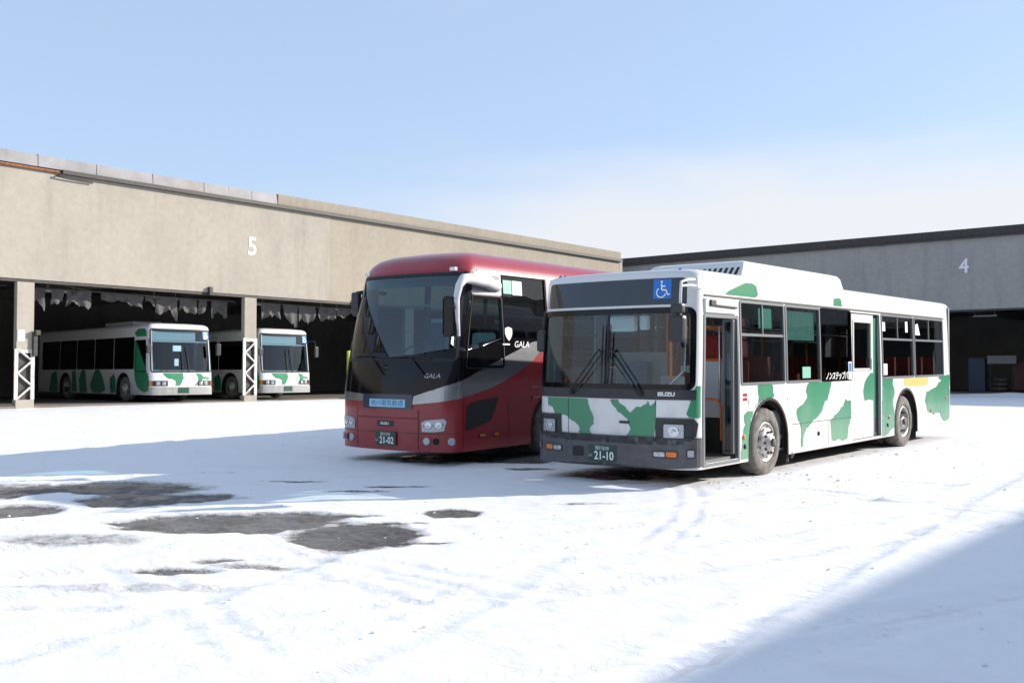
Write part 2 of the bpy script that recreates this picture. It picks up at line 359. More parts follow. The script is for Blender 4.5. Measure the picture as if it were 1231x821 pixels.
PARK=Shell(1.2425,11.2,.22,2.6,lambda z:.11*max(0,z-1.0),lambda z:.02*max(0,z-1.25)**1.5)

# ------------------------------------------------------------------ ground
FW = (-math.sin(YAW), math.cos(YAW)); RT = (math.cos(YAW), math.sin(YAW)); GR = .016
def gz(X, Y):
    g = GR*(FW[0]*X+FW[1]*Y)
    g = g-.03*math.log1p(math.exp(min(60, (g-.55)/.03)))
    return max(g, -.3)
GN = Vector((-GR*FW[0], -GR*FW[1], 1)).normalized()
def stand(X, Y, head):
    y = Vector((-math.sin(head), math.cos(head), 0)); y = (y-GN*y.dot(GN)).normalized(); x = y.cross(GN)
    m = Matrix((x, y, GN)).transposed().to_4x4(); m.translation = (X, Y, gz(X, Y)); return m
# snow worn to wet asphalt by traffic, and shade painted dark around the buses: across, along, half widths, how bare
BARE_SHADE = [(-1.45, 9.33, .60, .62, 1.0), (-2.85, 10.02, 1.02, .55, .95), (-2.35, 10.35, .6, .34, .9), (-.62, 10.62, .30, .30, 1.0), (-4.32, 11.59, .66, .55, 1.0), (-3.7, 11.75, .5, .4, .85), (-5.1, 12.7, 1.05, .62, .9),
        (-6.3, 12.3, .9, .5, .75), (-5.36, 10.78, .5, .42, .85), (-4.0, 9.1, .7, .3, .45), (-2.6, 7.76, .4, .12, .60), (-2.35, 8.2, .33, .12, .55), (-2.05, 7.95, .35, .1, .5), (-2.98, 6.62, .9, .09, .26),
        (-2.77, 7.21, .9, .12, .33), (-2.2, 7.3, .8, .07, .34), (-2.0, 12.41, .55, .07, .8), (-1.45, 12.88, .45, .07, .75), (-4.17, 14.35, .26, .06, .8), (-2.95, 13.4, .45, .07, .7), (-.35, 16.6, 1.9, .95, .72), (1.69, 14.1, .9, .6, .72),  # last pair: shade under and between the buses, put into the ground colour
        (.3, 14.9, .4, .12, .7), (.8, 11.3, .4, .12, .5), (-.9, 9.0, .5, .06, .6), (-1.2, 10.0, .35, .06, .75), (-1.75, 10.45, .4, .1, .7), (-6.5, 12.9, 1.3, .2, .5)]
import numpy as np
rt = random.Random(21)
def bez(p0, p1, p2, n=26): return [((1-t)**2*p0[0]+2*t*(1-t)*p1[0]+t*t*p2[0], (1-t)**2*p0[1]+2*t*(1-t)*p1[1]+t*t*p2[1]) for t in [k/n for k in range(n+1)]]
# wheel tracks (across, along from the viewer): paired ruts, some nearly erased
TRK = []
for p0, p1, p2, gap, w, dp in [((-9, 6.4), (-2, 7.2), (6, 13.2), 1.9, .15, .022), ((-8, 8.2), (-1, 8.6), (3.5, 12.6), 1.9, .14, .020), ((-.8, 3.0), (1.8, 7), (9.5, 17.5), 2.0, .16, .024), ((1.6, 2.6), (4.2, 8), (11, 18), 2.0, .15, .018), ((-4.6, 3.0), (-2.2, 6.2), (-1.2, 9.4), 1.8, .15, .022), ((-5, 3.6), (1, 5.2), (7.4, 9.4), 2.0, .16, .018), ((-7, 4.4), (0, 5.6), (5.2, 11), 1.9, .14, .016),
                              ((2.3, 13.1), (2.3, 11), (1.2, 8.6), .26, .06, .016), ((3.2, 12.9), (4.4, 12.2), (5.6, 10.2), .22, .06, .014), ((4.6, 13.6), (6.0, 12.6), (8.4, 12.2), 1.9, .12, .014), ((-3.2, 8.4), (-2.0, 6.8), (-1.1, 5.2), .3, .07, .016), ((-1.7, 8.8), (-.8, 7.9), (.6, 6.9), .3, .07, .016), ((-2.2, 8.9), (-1.4, 7.9), (-.1, 6.7), .3, .07, .014), ((-12, 13.4), (-4, 13.0), (2, 15.4), 1.9, .15, .014), ((-14, 17), (-2, 19), (9, 27), 2.0, .16, .016), ((-10, 22), (2, 21), (14, 27), 2.0, .16, .014), ((4, 9), (8, 13), (16, 17), 1.9, .15, .016)]:
    A_ = bez(p0, p1, p2); B_ = []
    for i, q in enumerate(A_):
        e, f = A_[max(0, i-1)], A_[min(len(A_)-1, i+1)]; dx, dy = f[0]-e[0], f[1]-e[1]; l_ = math.hypot(dx, dy); B_.append((q[0]+dy/l_*gap, q[1]-dx/l_*gap))
    TRK += [(A_, w, dp), (B_, w*.95, dp*.9)]
def gnoise(la, d, f, seed, stretch=1.0):
    """value noise on a lattice, vectorised"""
    r = np.random.RandomState(seed).rand(256, 256)*2-1; x, y = la*f, d*f*stretch; xi, yi = np.floor(x).astype(int), np.floor(y).astype(int); u, v = x-xi, y-yi; u, v = u*u*(3-2*u), v*v*(3-2*v)
    g = lambda i, j: r[(xi+i) % 256, (yi+j) % 256]
    return (g(0, 0)*(1-u)+g(1, 0)*u)*(1-v)+(g(0, 1)*(1-u)+g(1, 1)*u)*v
def ground_field(X, Y):
    d = FW[0]*X+FW[1]*Y; la = RT[0]*X+RT[1]*Y; g = GR*d; z = np.maximum(g-.03*np.log1p(np.exp(np.minimum(60, (g-.55)/.03))), -.3)
    near = (d > -2) & (d < 46) & (np.abs(la) < 40); nb = gnoise(la, d, .45, 1)+.5*gnoise(la, d, 1.1, 2); nm = gnoise(la, d, 2.4, 3); nf = gnoise(la, d, 6.1, 4); ng = gnoise(la, d, 12.0, 5)
    bare = np.zeros_like(d)
    for a, c, ra, rc, k in BARE_SHADE:
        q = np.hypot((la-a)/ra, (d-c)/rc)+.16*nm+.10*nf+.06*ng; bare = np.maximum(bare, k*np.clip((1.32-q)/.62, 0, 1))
    depth = .022+.008*nb+.006*nm+.0045*nf+.003*ng
    dirt = np.zeros_like(d); TA = np.zeros_like(d); TM = np.zeros_like(d)
    for P, w, dp in TRK:
        best = np.full_like(d, 9.0); along = np.zeros_like(d); acc = 0
        for (x0, y0), (x1, y1) in zip(P[:-1], P[1:]):
            dx, dy = x1-x0, y1-y0; L = math.hypot(dx, dy); t = np.clip(((la-x0)*dx+(d-y0)*dy)/(L*L), 0, 1); e = np.hypot(la-x0-t*dx, d-y0-t*dy); m = e < best; best = np.where(m, e, best); along = np.where(m, acc+t*L, along); acc += L
        best = np.abs(best+.05*np.sin(along*1.7)*0+.03*nm); fade = np.clip(along*1.5, 0, 1)*np.clip((acc-along)*1.5, 0, 1)*(.55+.45*np.clip(1+1.5*nb, 0, 1))
        groove = np.exp(-(best/w)**4); tread = .35*np.sign(np.sin(along*34+6*best/w))*groove
        depth += fade*dp*(-groove*(1.0-tread*.5)+.42*np.exp(-((best-w*1.4)/(w*.38))**2)*(1+.6*nf)); dirt = np.maximum(dirt, fade*groove*.18); mk = fade*groove; TA = np.where(mk > TM, along+.6*best, TA); TM = np.maximum(TM, mk)
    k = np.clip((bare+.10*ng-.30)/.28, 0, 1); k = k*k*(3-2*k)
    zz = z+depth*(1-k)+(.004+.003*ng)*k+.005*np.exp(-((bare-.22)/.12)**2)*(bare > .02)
    zz -= np.where(X < -31, .02*np.minimum(1, (-31-X)/2), 0)
    zz = np.where(near, zz, z); zz += np.where((Y > 51.8) & (Y < 54.4) & (X > -60) & (X < 24), .16*np.clip(1-np.abs(Y-53.2)/1.1, 0, 1)*(.6+nb*.6), 0)
    return zz, np.where(near, np.maximum(bare, dirt), 0), TA, np.where(near, TM*(1-k), 0)
def seg(*S):
    o = []
    for a, c, n in S: o += [a+(c-a)*k/n for k in range(n)]
    return o+[S[-1][1]]
GX = seg((-700, -60, 12), (-60, -36, 10), (-36, -19, 70), (-19, -17, 24), (-17, 1, 300), (1, 2, 10), (2, 12, 24), (12, 60, 10), (60, 700, 12))
GY = seg((-700, -40, 12), (-40, 0, 14), (0, 2.5, 16), (2.5, 15, 220), (15, 28, 110), (28, 55, 80), (55, 90, 8), (90, 700, 10))
XX, YY = np.meshgrid(np.array(GX), np.array(GY), indexing='ij'); ZZ, BB, TA, TM = ground_field(XX, YY)
V = np.stack([XX.ravel(), YY.ravel(), ZZ.ravel()], 1).tolist(); BA = BB.ravel().astype(np.float32)
nY = len(GY)
F = [(i*nY+j, (i+1)*nY+j, (i+1)*nY+j+1, i*nY+j+1) for i in range(len(GX)-1) for j in range(nY-1)]
def snow_material():
    m, n, l, b = new_mat('snow_over_asphalt')
    t = n.new('ShaderNodeTexCoord'); at = n.new('ShaderNodeAttribute'); at.attribute_name = 'bare'
    def nz(sc, det=5, scale=(1, 1, 1), ro=.6, rot=0):
        q = n.new('ShaderNodeMapping'); q.inputs['Scale'].default_value = scale; q.inputs['Rotation'].default_value = (0, 0, rot); l.new(t.outputs['Object'], q.inputs[0])
        x = n.new('ShaderNodeTexNoise'); x.inputs['Scale'].default_value = sc; x.inputs['Detail'].default_value = det; x.inputs['Roughness'].default_value = ro; l.new(q.outputs[0], x.inputs['Vector']); return x.outputs['Fac']
    def rng(v, a, c, d=0, e=1):
        r = n.new('ShaderNodeMapRange'); r.interpolation_type = 'SMOOTHSTEP'
        for k, val in zip(('From Min', 'From Max', 'To Min', 'To Max'), (a, c, d, e)): r.inputs[k].default_value = val
        l.new(v, r.inputs['Value']); return r.outputs[0]
    def math_(op, a, c):
        x = n.new('ShaderNodeMath'); x.operation = op
        for i, v in enumerate((a, c)):
            if isinstance(v, (int, float)): x.inputs[i].default_value = v
            else: l.new(v, x.inputs[i])
        return x.outputs[0]
    def mix(f, a, c):
        x = n.new('ShaderNodeMixRGB'); l.new(f, x.inputs['Fac'])
        for k, v in (('Color1', a), ('Color2', c)):
            if isinstance(v, tuple): x.inputs[k].default_value = (*v, 1)
            else: l.new(v, x.inputs[k])
        return x.outputs[0]
    grit = nz(38, 6, ro=.7); mid = nz(7, 7, ro=.7)
    bn = math_('ADD', at.outputs['Fac'], math_('MULTIPLY', math_('SUBTRACT', mid, .5), .5))
    bn = math_('ADD', bn, math_('MULTIPLY', math_('SUBTRACT', grit, .5), .5))
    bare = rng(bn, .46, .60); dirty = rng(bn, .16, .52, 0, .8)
    # thin dirty veil and scattered grit on the packed snow
    veil = rng(nz(.8, 6, (1, 2.2, 1), .65, R(35)), .50, .76, 0, .38); spk = rng(nz(60, 3, ro=.5), .69, .75, 0, .55)
    snow = mix(veil, (.85, .85, .865), (.68, .67, .66)); snow = mix(spk, snow, (.45, .42, .40))
    slush = mix(rng(mid, .35, .65), (.40, .37, .33), (.24, .22, .195))
    asph = mix(rng(nz(14, 6), .3, .7), (.17, .16, .148), (.085, .08, .074)); asph = mix(rng(nz(160, 2), .62, .7), asph, (.22, .20, .18))
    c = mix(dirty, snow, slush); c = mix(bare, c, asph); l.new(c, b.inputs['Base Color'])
    wet = rng(nz(2.2, 4), .40, .62, .12, .75)
    r = n.new('ShaderNodeMixRGB'); l.new(bare, r.inputs['Fac']); r.inputs['Color1'].default_value = (.62, .62, .62, 1); l.new(wet, r.inputs['Color2']); l.new(r.outputs[0], b.inputs['Roughness'])
    b.inputs['Specular IOR Level'].default_value = .3
    h = math_('ADD', math_('MULTIPLY', nz(3.2, 8, (1, 1.8, 1), .62, R(40)), 1.0), math_('MULTIPLY', nz(26, 5), .22)); h = math_('ADD', h, math_('MULTIPLY', nz(90, 3), .06)); h = math_('SUBTRACT', h, math_('MULTIPLY', bare, .5))
    # tyre tread pressed into the packed snow along each rut
    ar = n.new('ShaderNodeAttribute'); ar.attribute_name = 'track_run'; ak = n.new('ShaderNodeAttribute'); ak.attribute_name = 'track'
    tr = rng(math_('SINE', math_('MULTIPLY', ar.outputs['Fac'], 62.0), 0), -.25, .25); broken = rng(nz(1.7, 4), .38, .62)
    h = math_('ADD', h, math_('MULTIPLY', math_('MULTIPLY', math_('MULTIPLY', tr, ak.outputs['Fac']), broken), .20))
    bp = n.new('ShaderNodeBump'); bp.inputs['Strength'].default_value = .5; bp.inputs['Distance'].default_value = .028; l.new(h, bp.inputs['Height']); l.new(bp.outputs[0], b.inputs['Normal'])
    return m
SNOW = snow_material()
me = bpy.data.meshes.new('ground'); me.from_pydata(V, [], F); me.materials.append(SNOW)
me.attributes.new('bare', 'FLOAT', 'POINT').data.foreach_set('value', BA); me.attributes.new('track_run', 'FLOAT', 'POINT').data.foreach_set('value', TA.ravel().astype(np.float32)); me.attributes.new('track', 'FLOAT', 'POINT').data.foreach_set('value', TM.ravel().astype(np.float32)); me.polygons.foreach_set('use_smooth', [True]*len(F)); me.update()
ground = bpy.data.objects.new('ground', me); COL.objects.link(ground)
def ground_z(X, Y):
    r_ = ground_field(np.array([X*1.0]), np.array([Y*1.0])); return float(r_[0][0])
tag(ground, 'snow covered yard with worn bare asphalt patches', 'ground', kind='structure')

# ------------------------------------------------------------------ garages (local x along the front, y inwards, z up)
mat_tube = mat('lamp_housing', (.55, .55, .53), .5)
def garage(label, mw, x0, x1, pillars, seam, mats, coping, depth=14.0, pw=.285, head=4.82, top=8.62, floor=.60, side_mat=None, detail=True, guards=()):
    g = empty('garage_building', label, 'garage', mw)
    cuts = [x0]+[s for s in seam]+[x1]
    for k in range(len(cuts)-1):
        a, c = cuts[k], cuts[k+1]; o = -.0 if k == 0 else .012
        b = B(); b.box(a, c, o, .32, head, top); b.build('wall_panel', mats[min(k, len(mats)-1)], g)
    B().box(x0, x1, .03, .30, head-.10, head-.002).build('lintel', STEEL, g)
    for p in pillars:
        b = B(); b.box(p-pw, p+pw, .0, .22, 0.0, head-.104, c=.012); lower = guards.get(round(p, 2)) if guards else None
        if lower:
            b = B(); b.box(p-pw, p+pw, .0, .22, lower, head-.104, c=.012); b.box(p-pw*.8, p+pw*.8, .08, .2, .5, lower-.002, mi=1); b.box(p-pw-.02, p+pw+.02, -.04, .22, .3, .80, c=.02)
            pil = b.build('pillar', [mats[0], STEEL], g)
            for s in (-1, 1): B().box(p+s*pw*.95-.075, p+s*pw*.95+.05, -.015, .035, .80, lower+.02, c=.006).build('lattice_post', LATT, pil)
            z, sg = .84, 1
            while z < lower-.1:
                z2 = min(lower, z+.42); b = B(); b.tube([(p-sg*pw*.85, .01, z), (p+sg*pw*.85, .01, z2)], .045, 4); b.build('lattice_bar', LATT, pil); z, sg = z2, -sg
            B().box(p-pw*.95, p+pw*.95, -.012, .03, lower-.12, lower, c=.005).build('lattice_rail', LATT, pil)
        else: b.build('pillar', mats[0], g)
    sm = side_mat or mats[0]
    B().box(x0-.3, x0-.002, 0.004, depth, 0, top-.003).build('side_wall', sm, g); B().box(x1+.002, x1+.3, 0.004, depth, 0, top-.003).build('side_wall', sm, g)
    B().box(x0-.3, x1+.3, depth, depth+.3, 0, top-.003).build('rear_wall', DARKC, g)
    B().box(x0-.3, x1+.3, .02, depth, top-.6, top-.006).build('roof_slab', DARKC, g)
    B().box(x0, x1, .325, depth, 5.35, 5.5).build('ceiling', DARKC, g)
    B().box(x0, x1, -.02, depth-.005, floor-.5, floor).build('floor_slab', SLAB, g)
    for xx in lin(x0+1.5, x1-1.5, 4.5): b = B(); b.box(xx-.6, xx+.6, 4.2, 4.32, 4.78, 4.86); b.tube([(xx-.5, 4.26, 4.86), (xx-.5, 4.26, 5.35)], .012, 5); b.tube([(xx+.5, 4.26, 4.86), (xx+.5, 4.26, 5.35)], .012, 5); b.build('strip_light', mat_tube, g)
    B().tube([(x0+.1, 1.6, 5.1), (x1-.1, 1.6, 5.1)], .07, 8).build('ceiling_pipe', STEEL, g)
    if detail:
        for k in range(int((x1-x0)/4.48)):
            xx = x0+2.2+k*4.48; B().box(xx-.12, xx+.12, .33, depth-.01, 4.95, 5.348).build('ceiling_beam', DARKC, g)
    return g
def MW(x, y, z, rz): return Matrix.Translation((x, y, z)) @ Matrix.Rotation(rz, 4, 'Z')
FX, FY = -33.6, 54.4
P5 = [15.375+8.955*k for k in range(-4, 5)]
g5 = garage('long beige garage with the number 5 painted on it', MW(FX, 0, 0, R(90)), -14, 51.3, P5[1:], (28.43,), [BEIGE, BEIGE2], None, guards={round(P5[4], 2): 2.47, round(P5[5], 2): 3.07})
# parapet: loose weathered metal sheets to the left, rendered coping to the right
x = -14.0; k = 0; fr = lambda u, v, off=0: (u, -off, v)
while x < 25.5:
    w = random.uniform(.95, 1.15); w = min(w, 25.58-x); t = random.uniform(-.012, .012); o = random.uniform(.045, .06)
    V = [(x, -o, 8.64), (x+w-.002, -o+.004, 8.64), (x+w-.002, -o+.03+random.uniform(0, .012), 9.04+t), (x, -o+.03, 9.05-t), (x+w-.002, .40, 9.10+t), (x, .40, 9.09-t)]
    b = B(); b.add(V, [(0, 1, 2, 3), (3, 2, 4, 5)]); s = b.build('coping_sheet', TINM if random.random() < .75 else TINR, g5)
    mo = s.modifiers.new('thickness', 'SOLIDIFY'); mo.thickness = .006
    x += w
B().box(25.6, 51.35, -.06, .45, 8.66, 9.09, c=.02).build('coping', COPE, g5)
B().box(-14, 25.55, .06, .42, 8.61, 9.03).build('parapet_core', DARKC, g5)
b = B(); b.box(16.5, 51.4, -.17, -.002, 8.50, 8.64); b.build('gutter', GUTTER, g5)
b = B(); b.tube([(16.5, -.16, 8.48), (16.35, -.15, 8.44), (16.3, -.12, 8.40), (16.7, -.1, 8.36), (17.6, -.08, 8.34)], .025, 6); b.build('downpipe', GUTTER, g5)
b = B(); b.tube([(-12, -.06, 8.56), (3, -.07, 8.57), (16.4, -.06, 8.55)], .05, 7); b.build('rusty_pipe', RUST, g5)
text('painted_number', '5', 1.02, 24.38, 6.76, fr, NUMP, g5, off=.012, sx=.92, bold=.022)
# small things fixed to the first pillar
b = B(); b.box(15.60, 15.74, -.12, .10, 2.25, 3.05, c=.02); b.box(15.64, 15.80, -.2, -.05, 2.95, 3.12, c=.02); b.build('switch_box', STEEL, g5)
b = B(); b.box(15.12, 15.34, -.02, -.002, 2.75, 3.12); b.build('notice', STICK, g5)
for xx in (22.4, 29.9): b = B(); b.box(xx-.07, xx+.07, -.16, -.002, 4.70, 5.02, c=.01); b.build('wall_lamp', STEEL, g5)
b = B(); b.tube([(15.7, .9, 5.0), (18, .6, 4.6), (24, .55, 4.55)], .03, 6); b.build('cable', STEEL, g5)
# near building 4
g4 = garage('grey shaded garage with the number 4 painted on it', MW(0, FY, 0, 0), -44, 24, [-39.5, -30.5, -21.5, -5.6, 3.4, 12.4, 21.4], (-20.0,), [GREYC, GREYC], None, head=4.95, floor=.66)  # right end out of view, lengthened to darken what the bus windows reflect
B().box(-44.05, 24.05, -.10, .45, 8.70, 9.10, c=.02).build('coping', GUTTER, g4)
text('painted_number', '4', 1.02, -14.55, 7.17, fr, LET, g4, off=.012, sx=.95, bold=.022)
B().box(-44, 24, -.14, -.002, 8.60, 8.69).build('gutter', STEEL, g4)
# the garage opposite, outside the picture: its shadow falls across the yard on the right
ge = garage('beige garage along the shaded right side of the yard', MW(10.8, 10, 0, R(-90)), -40, 50, [-30+9*k for k in range(9)], (), [BEIGE], None, detail=False)
B().box(-40, 50, -.06, .45, 8.66, 9.02, c=.02).build('coping', COPE, ge)

# torn plastic curtains under the lintels
def curtain(label, spans, ztop, y=-34.25, mw=None):
    c = empty('torn_curtain', label, 'curtain', mw or MW(FX-.75, 0, 0, R(90)), 'torn plastic curtains in the garage bays')
    a, e = spans[0][0]-.3, spans[-1][1]+.3
    b = B(); b.tube([(a, 0, ztop), ((a+e)/2, .02, ztop-.02), (e, 0, ztop)], .025, 6); b.build('rail', STEEL, c)
    for u0, u1, drop in spans:
        nu, nv = max(8, int((u1-u0)/.035)), 8; V, F = [], []; ph = random.random()*9
        for i in range(nu+1):
            u = u0+(u1-u0)*i/nu; dr = drop*max(.12, .80+.65*noise.noise(Vector((u*1.6, ph, 0)))+.22*noise.noise(Vector((u*5, ph, 2)))+.12*noise.noise(Vector((u*17, ph, 4))))
            for j in range(nv+1):
                f = j/nv; V.append((u+.05*noise.noise(Vector((u*2, f*2, ph))), .07*math.sin(u*13+ph)*f+.05*noise.noise(Vector((u*4, f*3, ph+5))), ztop-.02-dr*f))
        for i in range(nu):
            for j in range(nv): F.append((i*(nv+1)+j, (i+1)*(nv+1)+j, (i+1)*(nv+1)+j+1, i*(nv+1)+j+1))
        b = B(); b.add(V, F, 0, True); b.build('plastic_strip', SHEET, c)
    return c
curtain('torn grey plastic curtain above the bus nearest the left edge', [(15.95, 16.35, .95), (16.6, 17.05, .75), (17.15, 18.05, .72), (18.4, 20.05, .42), (20.15, 20.5, .55), (20.55, 21.5, .9), (21.6, 22.35, .62), (22.45, 22.8, .5), (23.0, 23.75, .75)], 4.62)
curtain('torn grey plastic curtain in the bay behind the red coach', [(25.4, 26.35, .7), (26.5, 27.3, .95), (27.35, 28.25, .9), (28.4, 29.4, .62), (29.5, 31.2, .5)], 4.62)
curtain('scrap of plastic curtain in the far left bay', [(12.9, 13.8, .6), (14.1, 14.75, .8)], 4.62)

# ------------------------------------------------------------------ vehicle pieces
BOWL = mat('reflector_bowl', (.55, .57, .60), .15, metal=1, bump=.3, bscale=30)
def skin_box(b, sh, holesL, holesR, holesF, holesB, zb, zt, arches, mo=0, mi=1, thick=.05, fz=None):
    zs = lin(zb, zt, .16); arR = .60
    for g, hs in ((1, holesL), (-1, holesR)):
        H = list(hs)+[(c-.64, zb-1, c+.64, zb+.83) for c in arches]
        us = lin(sh.b, sh.L-sh.b2, .30)+[v for h in H for v in (h[0], h[2])]; vs = zs+[v for h in H for v in (h[1], h[3]) if zb < v < zt]
        panel(b, us, vs, H, sh.side(g), thick, mo, mi)
        f = sh.side(g)
        for c in arches:
            P, Q = [], []; n = 24
            for k in range(n+1):
                a = math.pi*k/n; ca, sa = math.cos(a), math.sin(a)
                P.append((c+arR*ca*1.0, .47+.60*sa if sa > .02 else zb))
                q = max(abs(ca)/.64, sa/(zb+.83-.47), 1e-6); Q.append((c+ca/q, .47+sa/q if sa > .02 else zb))
            Q[0], Q[-1] = (c+.64, zb), (c-.64, zb); P[0], P[-1] = (c+arR, zb), (c-arR, zb)
            V = [f(*p, 0) for p in P]+[f(*q, 0) for q in Q]+[f(*p, -.05) for p in P]; m = n+1
            b.add(V, [(k, k+1, m+k+1, m+k) for k in range(n)], mo); b.add(V, [(k, 2*m+k, 2*m+k+1, k+1) for k in range(n)], 2)
            # black wheel-arch lip and inner tub
            V = [f(*p, .012) for p in P]+[f(c+(p[0]-c)*1.06, .47+(p[1]-.47)*1.06 if p[1] > .47 else p[1], .012) for p in P]+[f(*p, -.55) for p in P]
            b.add(V, [(k, k+1, m+k+1, m+k) for k in range(n)]+[(k, 2*m+k, 2*m+k+1, k+1) for k in range(n)], 2)
    ts = [k/14 for k in range(-14, 15)]
    HF = [(sh.x2t(h[0], h[1]), h[1], sh.x2t(h[2], h[1]), h[3]) for h in holesF]
    panel(b, ts+[v for h in HF for v in (h[0], h[2])], zs+[v for h in HF for v in (h[1], h[3])], HF, sh.ft, thick, mo, mi, True)
    xs = [sh.a*math.sin(k/10*math.pi/2) for k in range(-10, 11)]; xs[0], xs[-1] = -sh.a+.0008, sh.a-.0008
    panel(b, xs+[v for h in holesB for v in (h[0], h[2])], zs+[v for h in holesB for v in (h[1], h[3])], holesB, lambda x, z, off=0: sh.back(x, z, off), thick, mo, mi, True)
def roof_cap(b, sh, prof, mo=0, fk=1.0, mi=None):
    """prof: (inset, z) rings from the wall top to the crown"""
    n = 20; loops = []
    for dlt, z in prof:
        a = sh.aw(prof[0][1])-dlt; P = []; k = max(.12, 1-dlt/sh.a); rk = sh.rake(prof[0][1])+dlt*fk
        for i in range(-n, n+1):
            w = i/n*math.pi/2; sn, cs = abs(math.sin(w)), max(0, math.cos(w)); e = 2/sh.n
            P.append((math.copysign(a*sn**e, i), rk+sh.b*k*(1-cs**e), z))
        yl = sh.L-dlt
        for i in range(n, -n-1, -1):
            w = i/n*math.pi/2; sn, cs = abs(math.sin(w)), max(0, math.cos(w)); e = 2/sh.n2
            P.append((math.copysign(a*sn**e, i), yl-sh.b2*k*(1-cs**e), z))
        # fill the long sides
        Q = P[:2*n+1]; y0, y1 = P[2*n][1], P[2*n+1][1]
        Q += [(P[2*n][0], y0+(y1-y0)*k_/16, z) for k_ in range(1, 16)]+P[2*n+1:]; y0, y1 = P[-1][1], P[0][1]
        Q += [(P[0][0], y0+(y1-y0)*k_/16, z) for k_ in range(1, 16)]
        loops.append(Q)
    m = len(loops[0]); V = [p for q in loops for p in q]
    F = [(i*m+k, i*m+(k+1) % m, (i+1)*m+(k+1) % m, (i+1)*m+k) for i in range(len(loops)-1) for k in range(m)]
    b.add(V, F, mo, True); q = (len(loops)-1)*m
    # close the crown
    half = m//2; top = [(q+k) for k in range(m)]; b.add([V[i] for i in top], [tuple(range(m))], mo, False)
def wheel(parent, x, y, g, r=.478, w=.27, front=True, rim=RIM):
    """g: +1 faces +x. front wheels bulge out, rear ones are dished"""
    b = B(); o = (x, y, r); ax = (g, 0, 0); rr_ = r*.60
    if front: pr = [(rr_*1.0, -.04), (rr_*.97, -.005), (rr_*.90, -.03), (rr_*.80, -.045), (rr_*.74, .0), (rr_*.62, .035), (rr_*.40, .045), (rr_*.36, .085), (rr_*.20, .095), (.001, .10)]
    else: pr = [(rr_*1.0, -.02), (rr_*.95, .0), (rr_*.88, -.04), (rr_*.84, -.11), (rr_*.60, -.125), (rr_*.42, -.12), (rr_*.40, -.03), (rr_*.30, -.01), (.001, -.005)]
    b.lathe(pr, o, ax, 36)
    wh = b.build('wheel', rim, parent)
    b = B(); W_ = w
    pr = [(rr_*1.0, -.03), (rr_*1.03, .0), (r*.72, .012), (r*.86, .008), (r*.95, -.01), (r*.992, -.035), (r, -.06), (r, -W_+.06), (r*.97, -W_+.01), (r*.8, -W_), (rr_, -W_+.02)]
    b.lathe(pr, o, ax, 48)
    for k in range(48):
        a = 2*math.pi*k/48
        for s0 in (-.045, -W_+.10):
            p = [(x+g*(s0+dx), y+(r+.006)*math.cos(a+da), r+(r+.006)*math.sin(a+da)) for dx, da in ((0, 0), (-.055, .02), (-.055, .07), (0, .05))]
            b.add(p, [(0, 1, 2, 3)])
    b.build('tyre', TYRE, wh)
    b = B()
    for k in range(10):
        a = 2*math.pi*k/10; ex = .042 if front else -.118
        c = Vector((x+g*(ex-.006), y+math.cos(a)*rr_*.53, r+math.sin(a)*rr_*.53)); b.lathe([(.020, -.005), (.020, .025), (.012, .034), (.001, .034)], c, ax, 6, 0, False)
        a += .31; c = Vector((x+g*((.008 if front else -.1165)), y+math.cos(a)*rr_*.73, r+math.sin(a)*rr_*.73)); b.disc(c, (g, .0, 0), .030, 10, 1)
    b.build('wheel_nuts', [HUB, RUBBER], wh)['kind'] = 'stuff'; b = B()
    b.lathe([(rr_*.22, .09 if front else -.012), (rr_*.22, .118 if front else .02), (rr_*.14, .128 if front else .03), (.001, .13 if front else .032)], o, ax, 14)
    b.build('hub', HUB, wh)
    return wh
def window(parent, rect, surf, pane_mat, fr_mat=FRAME, w=.035, rad=.05, slide=None, mull=(), name='window', off=.012, depth=.045):
    b = B(); ring(b, rect, w, surf, off, depth, rad)
    u0, v0, u1, v1 = rect
    if slide: spoly(b, [(u0+w, slide-.018), (u1-w, slide-.018), (u1-w, slide+.018), (u0+w, slide+.018)], surf, off-.006, .03)
    for m, za, zb in mull: spoly(b, [(m-.012, za), (m+.012, za), (m+.012, zb), (m-.012, zb)], surf, off-.008, .03)
    o = b.build(name, fr_mat, parent)
    b = B(); P, _ = rr(u0+w*.6, v0+w*.6, u1-w*.6, v1-w*.6, max(.01, rad-w*.6)); spoly(b, P, surf, -.012, 0, .08, cutv=.12, smooth=True); b.build('pane', pane_mat, o)
    return o
def seat_mesh(w=.44, backh=.62, m=0):
    b = B(); b.box(-w/2, w/2, -.42, .02, .36, .46, c=.03)
    V = []; n = 5
    for k in range(n+1):
        f = k/n; y = .02+f*.13; z = .44+f*backh; hw = w/2*(1-.12*f**3)
        V += [(-hw, y-.045, z), (hw, y-.045, z), (hw, y+.045, z), (-hw, y+.045, z)]
    F = [(4*k+i, 4*k+(i+1) % 4, 4*k+4+(i+1) % 4, 4*k+4+i) for k in range(n) for i in range(4)]+[(4*n, 4*n+1, 4*n+2, 4*n+3)]
    b.add(V, F, 0); b.box(-w/2+.05, w/2-.05, -.35, .0, .0, .36, mi=1); return b
def decal(parent, name, poly, surf, m, off=.003, thick=0, cut=.1): b = B(); spoly(b, poly, surf, off, thick, cut); return b.build(name, m, parent)
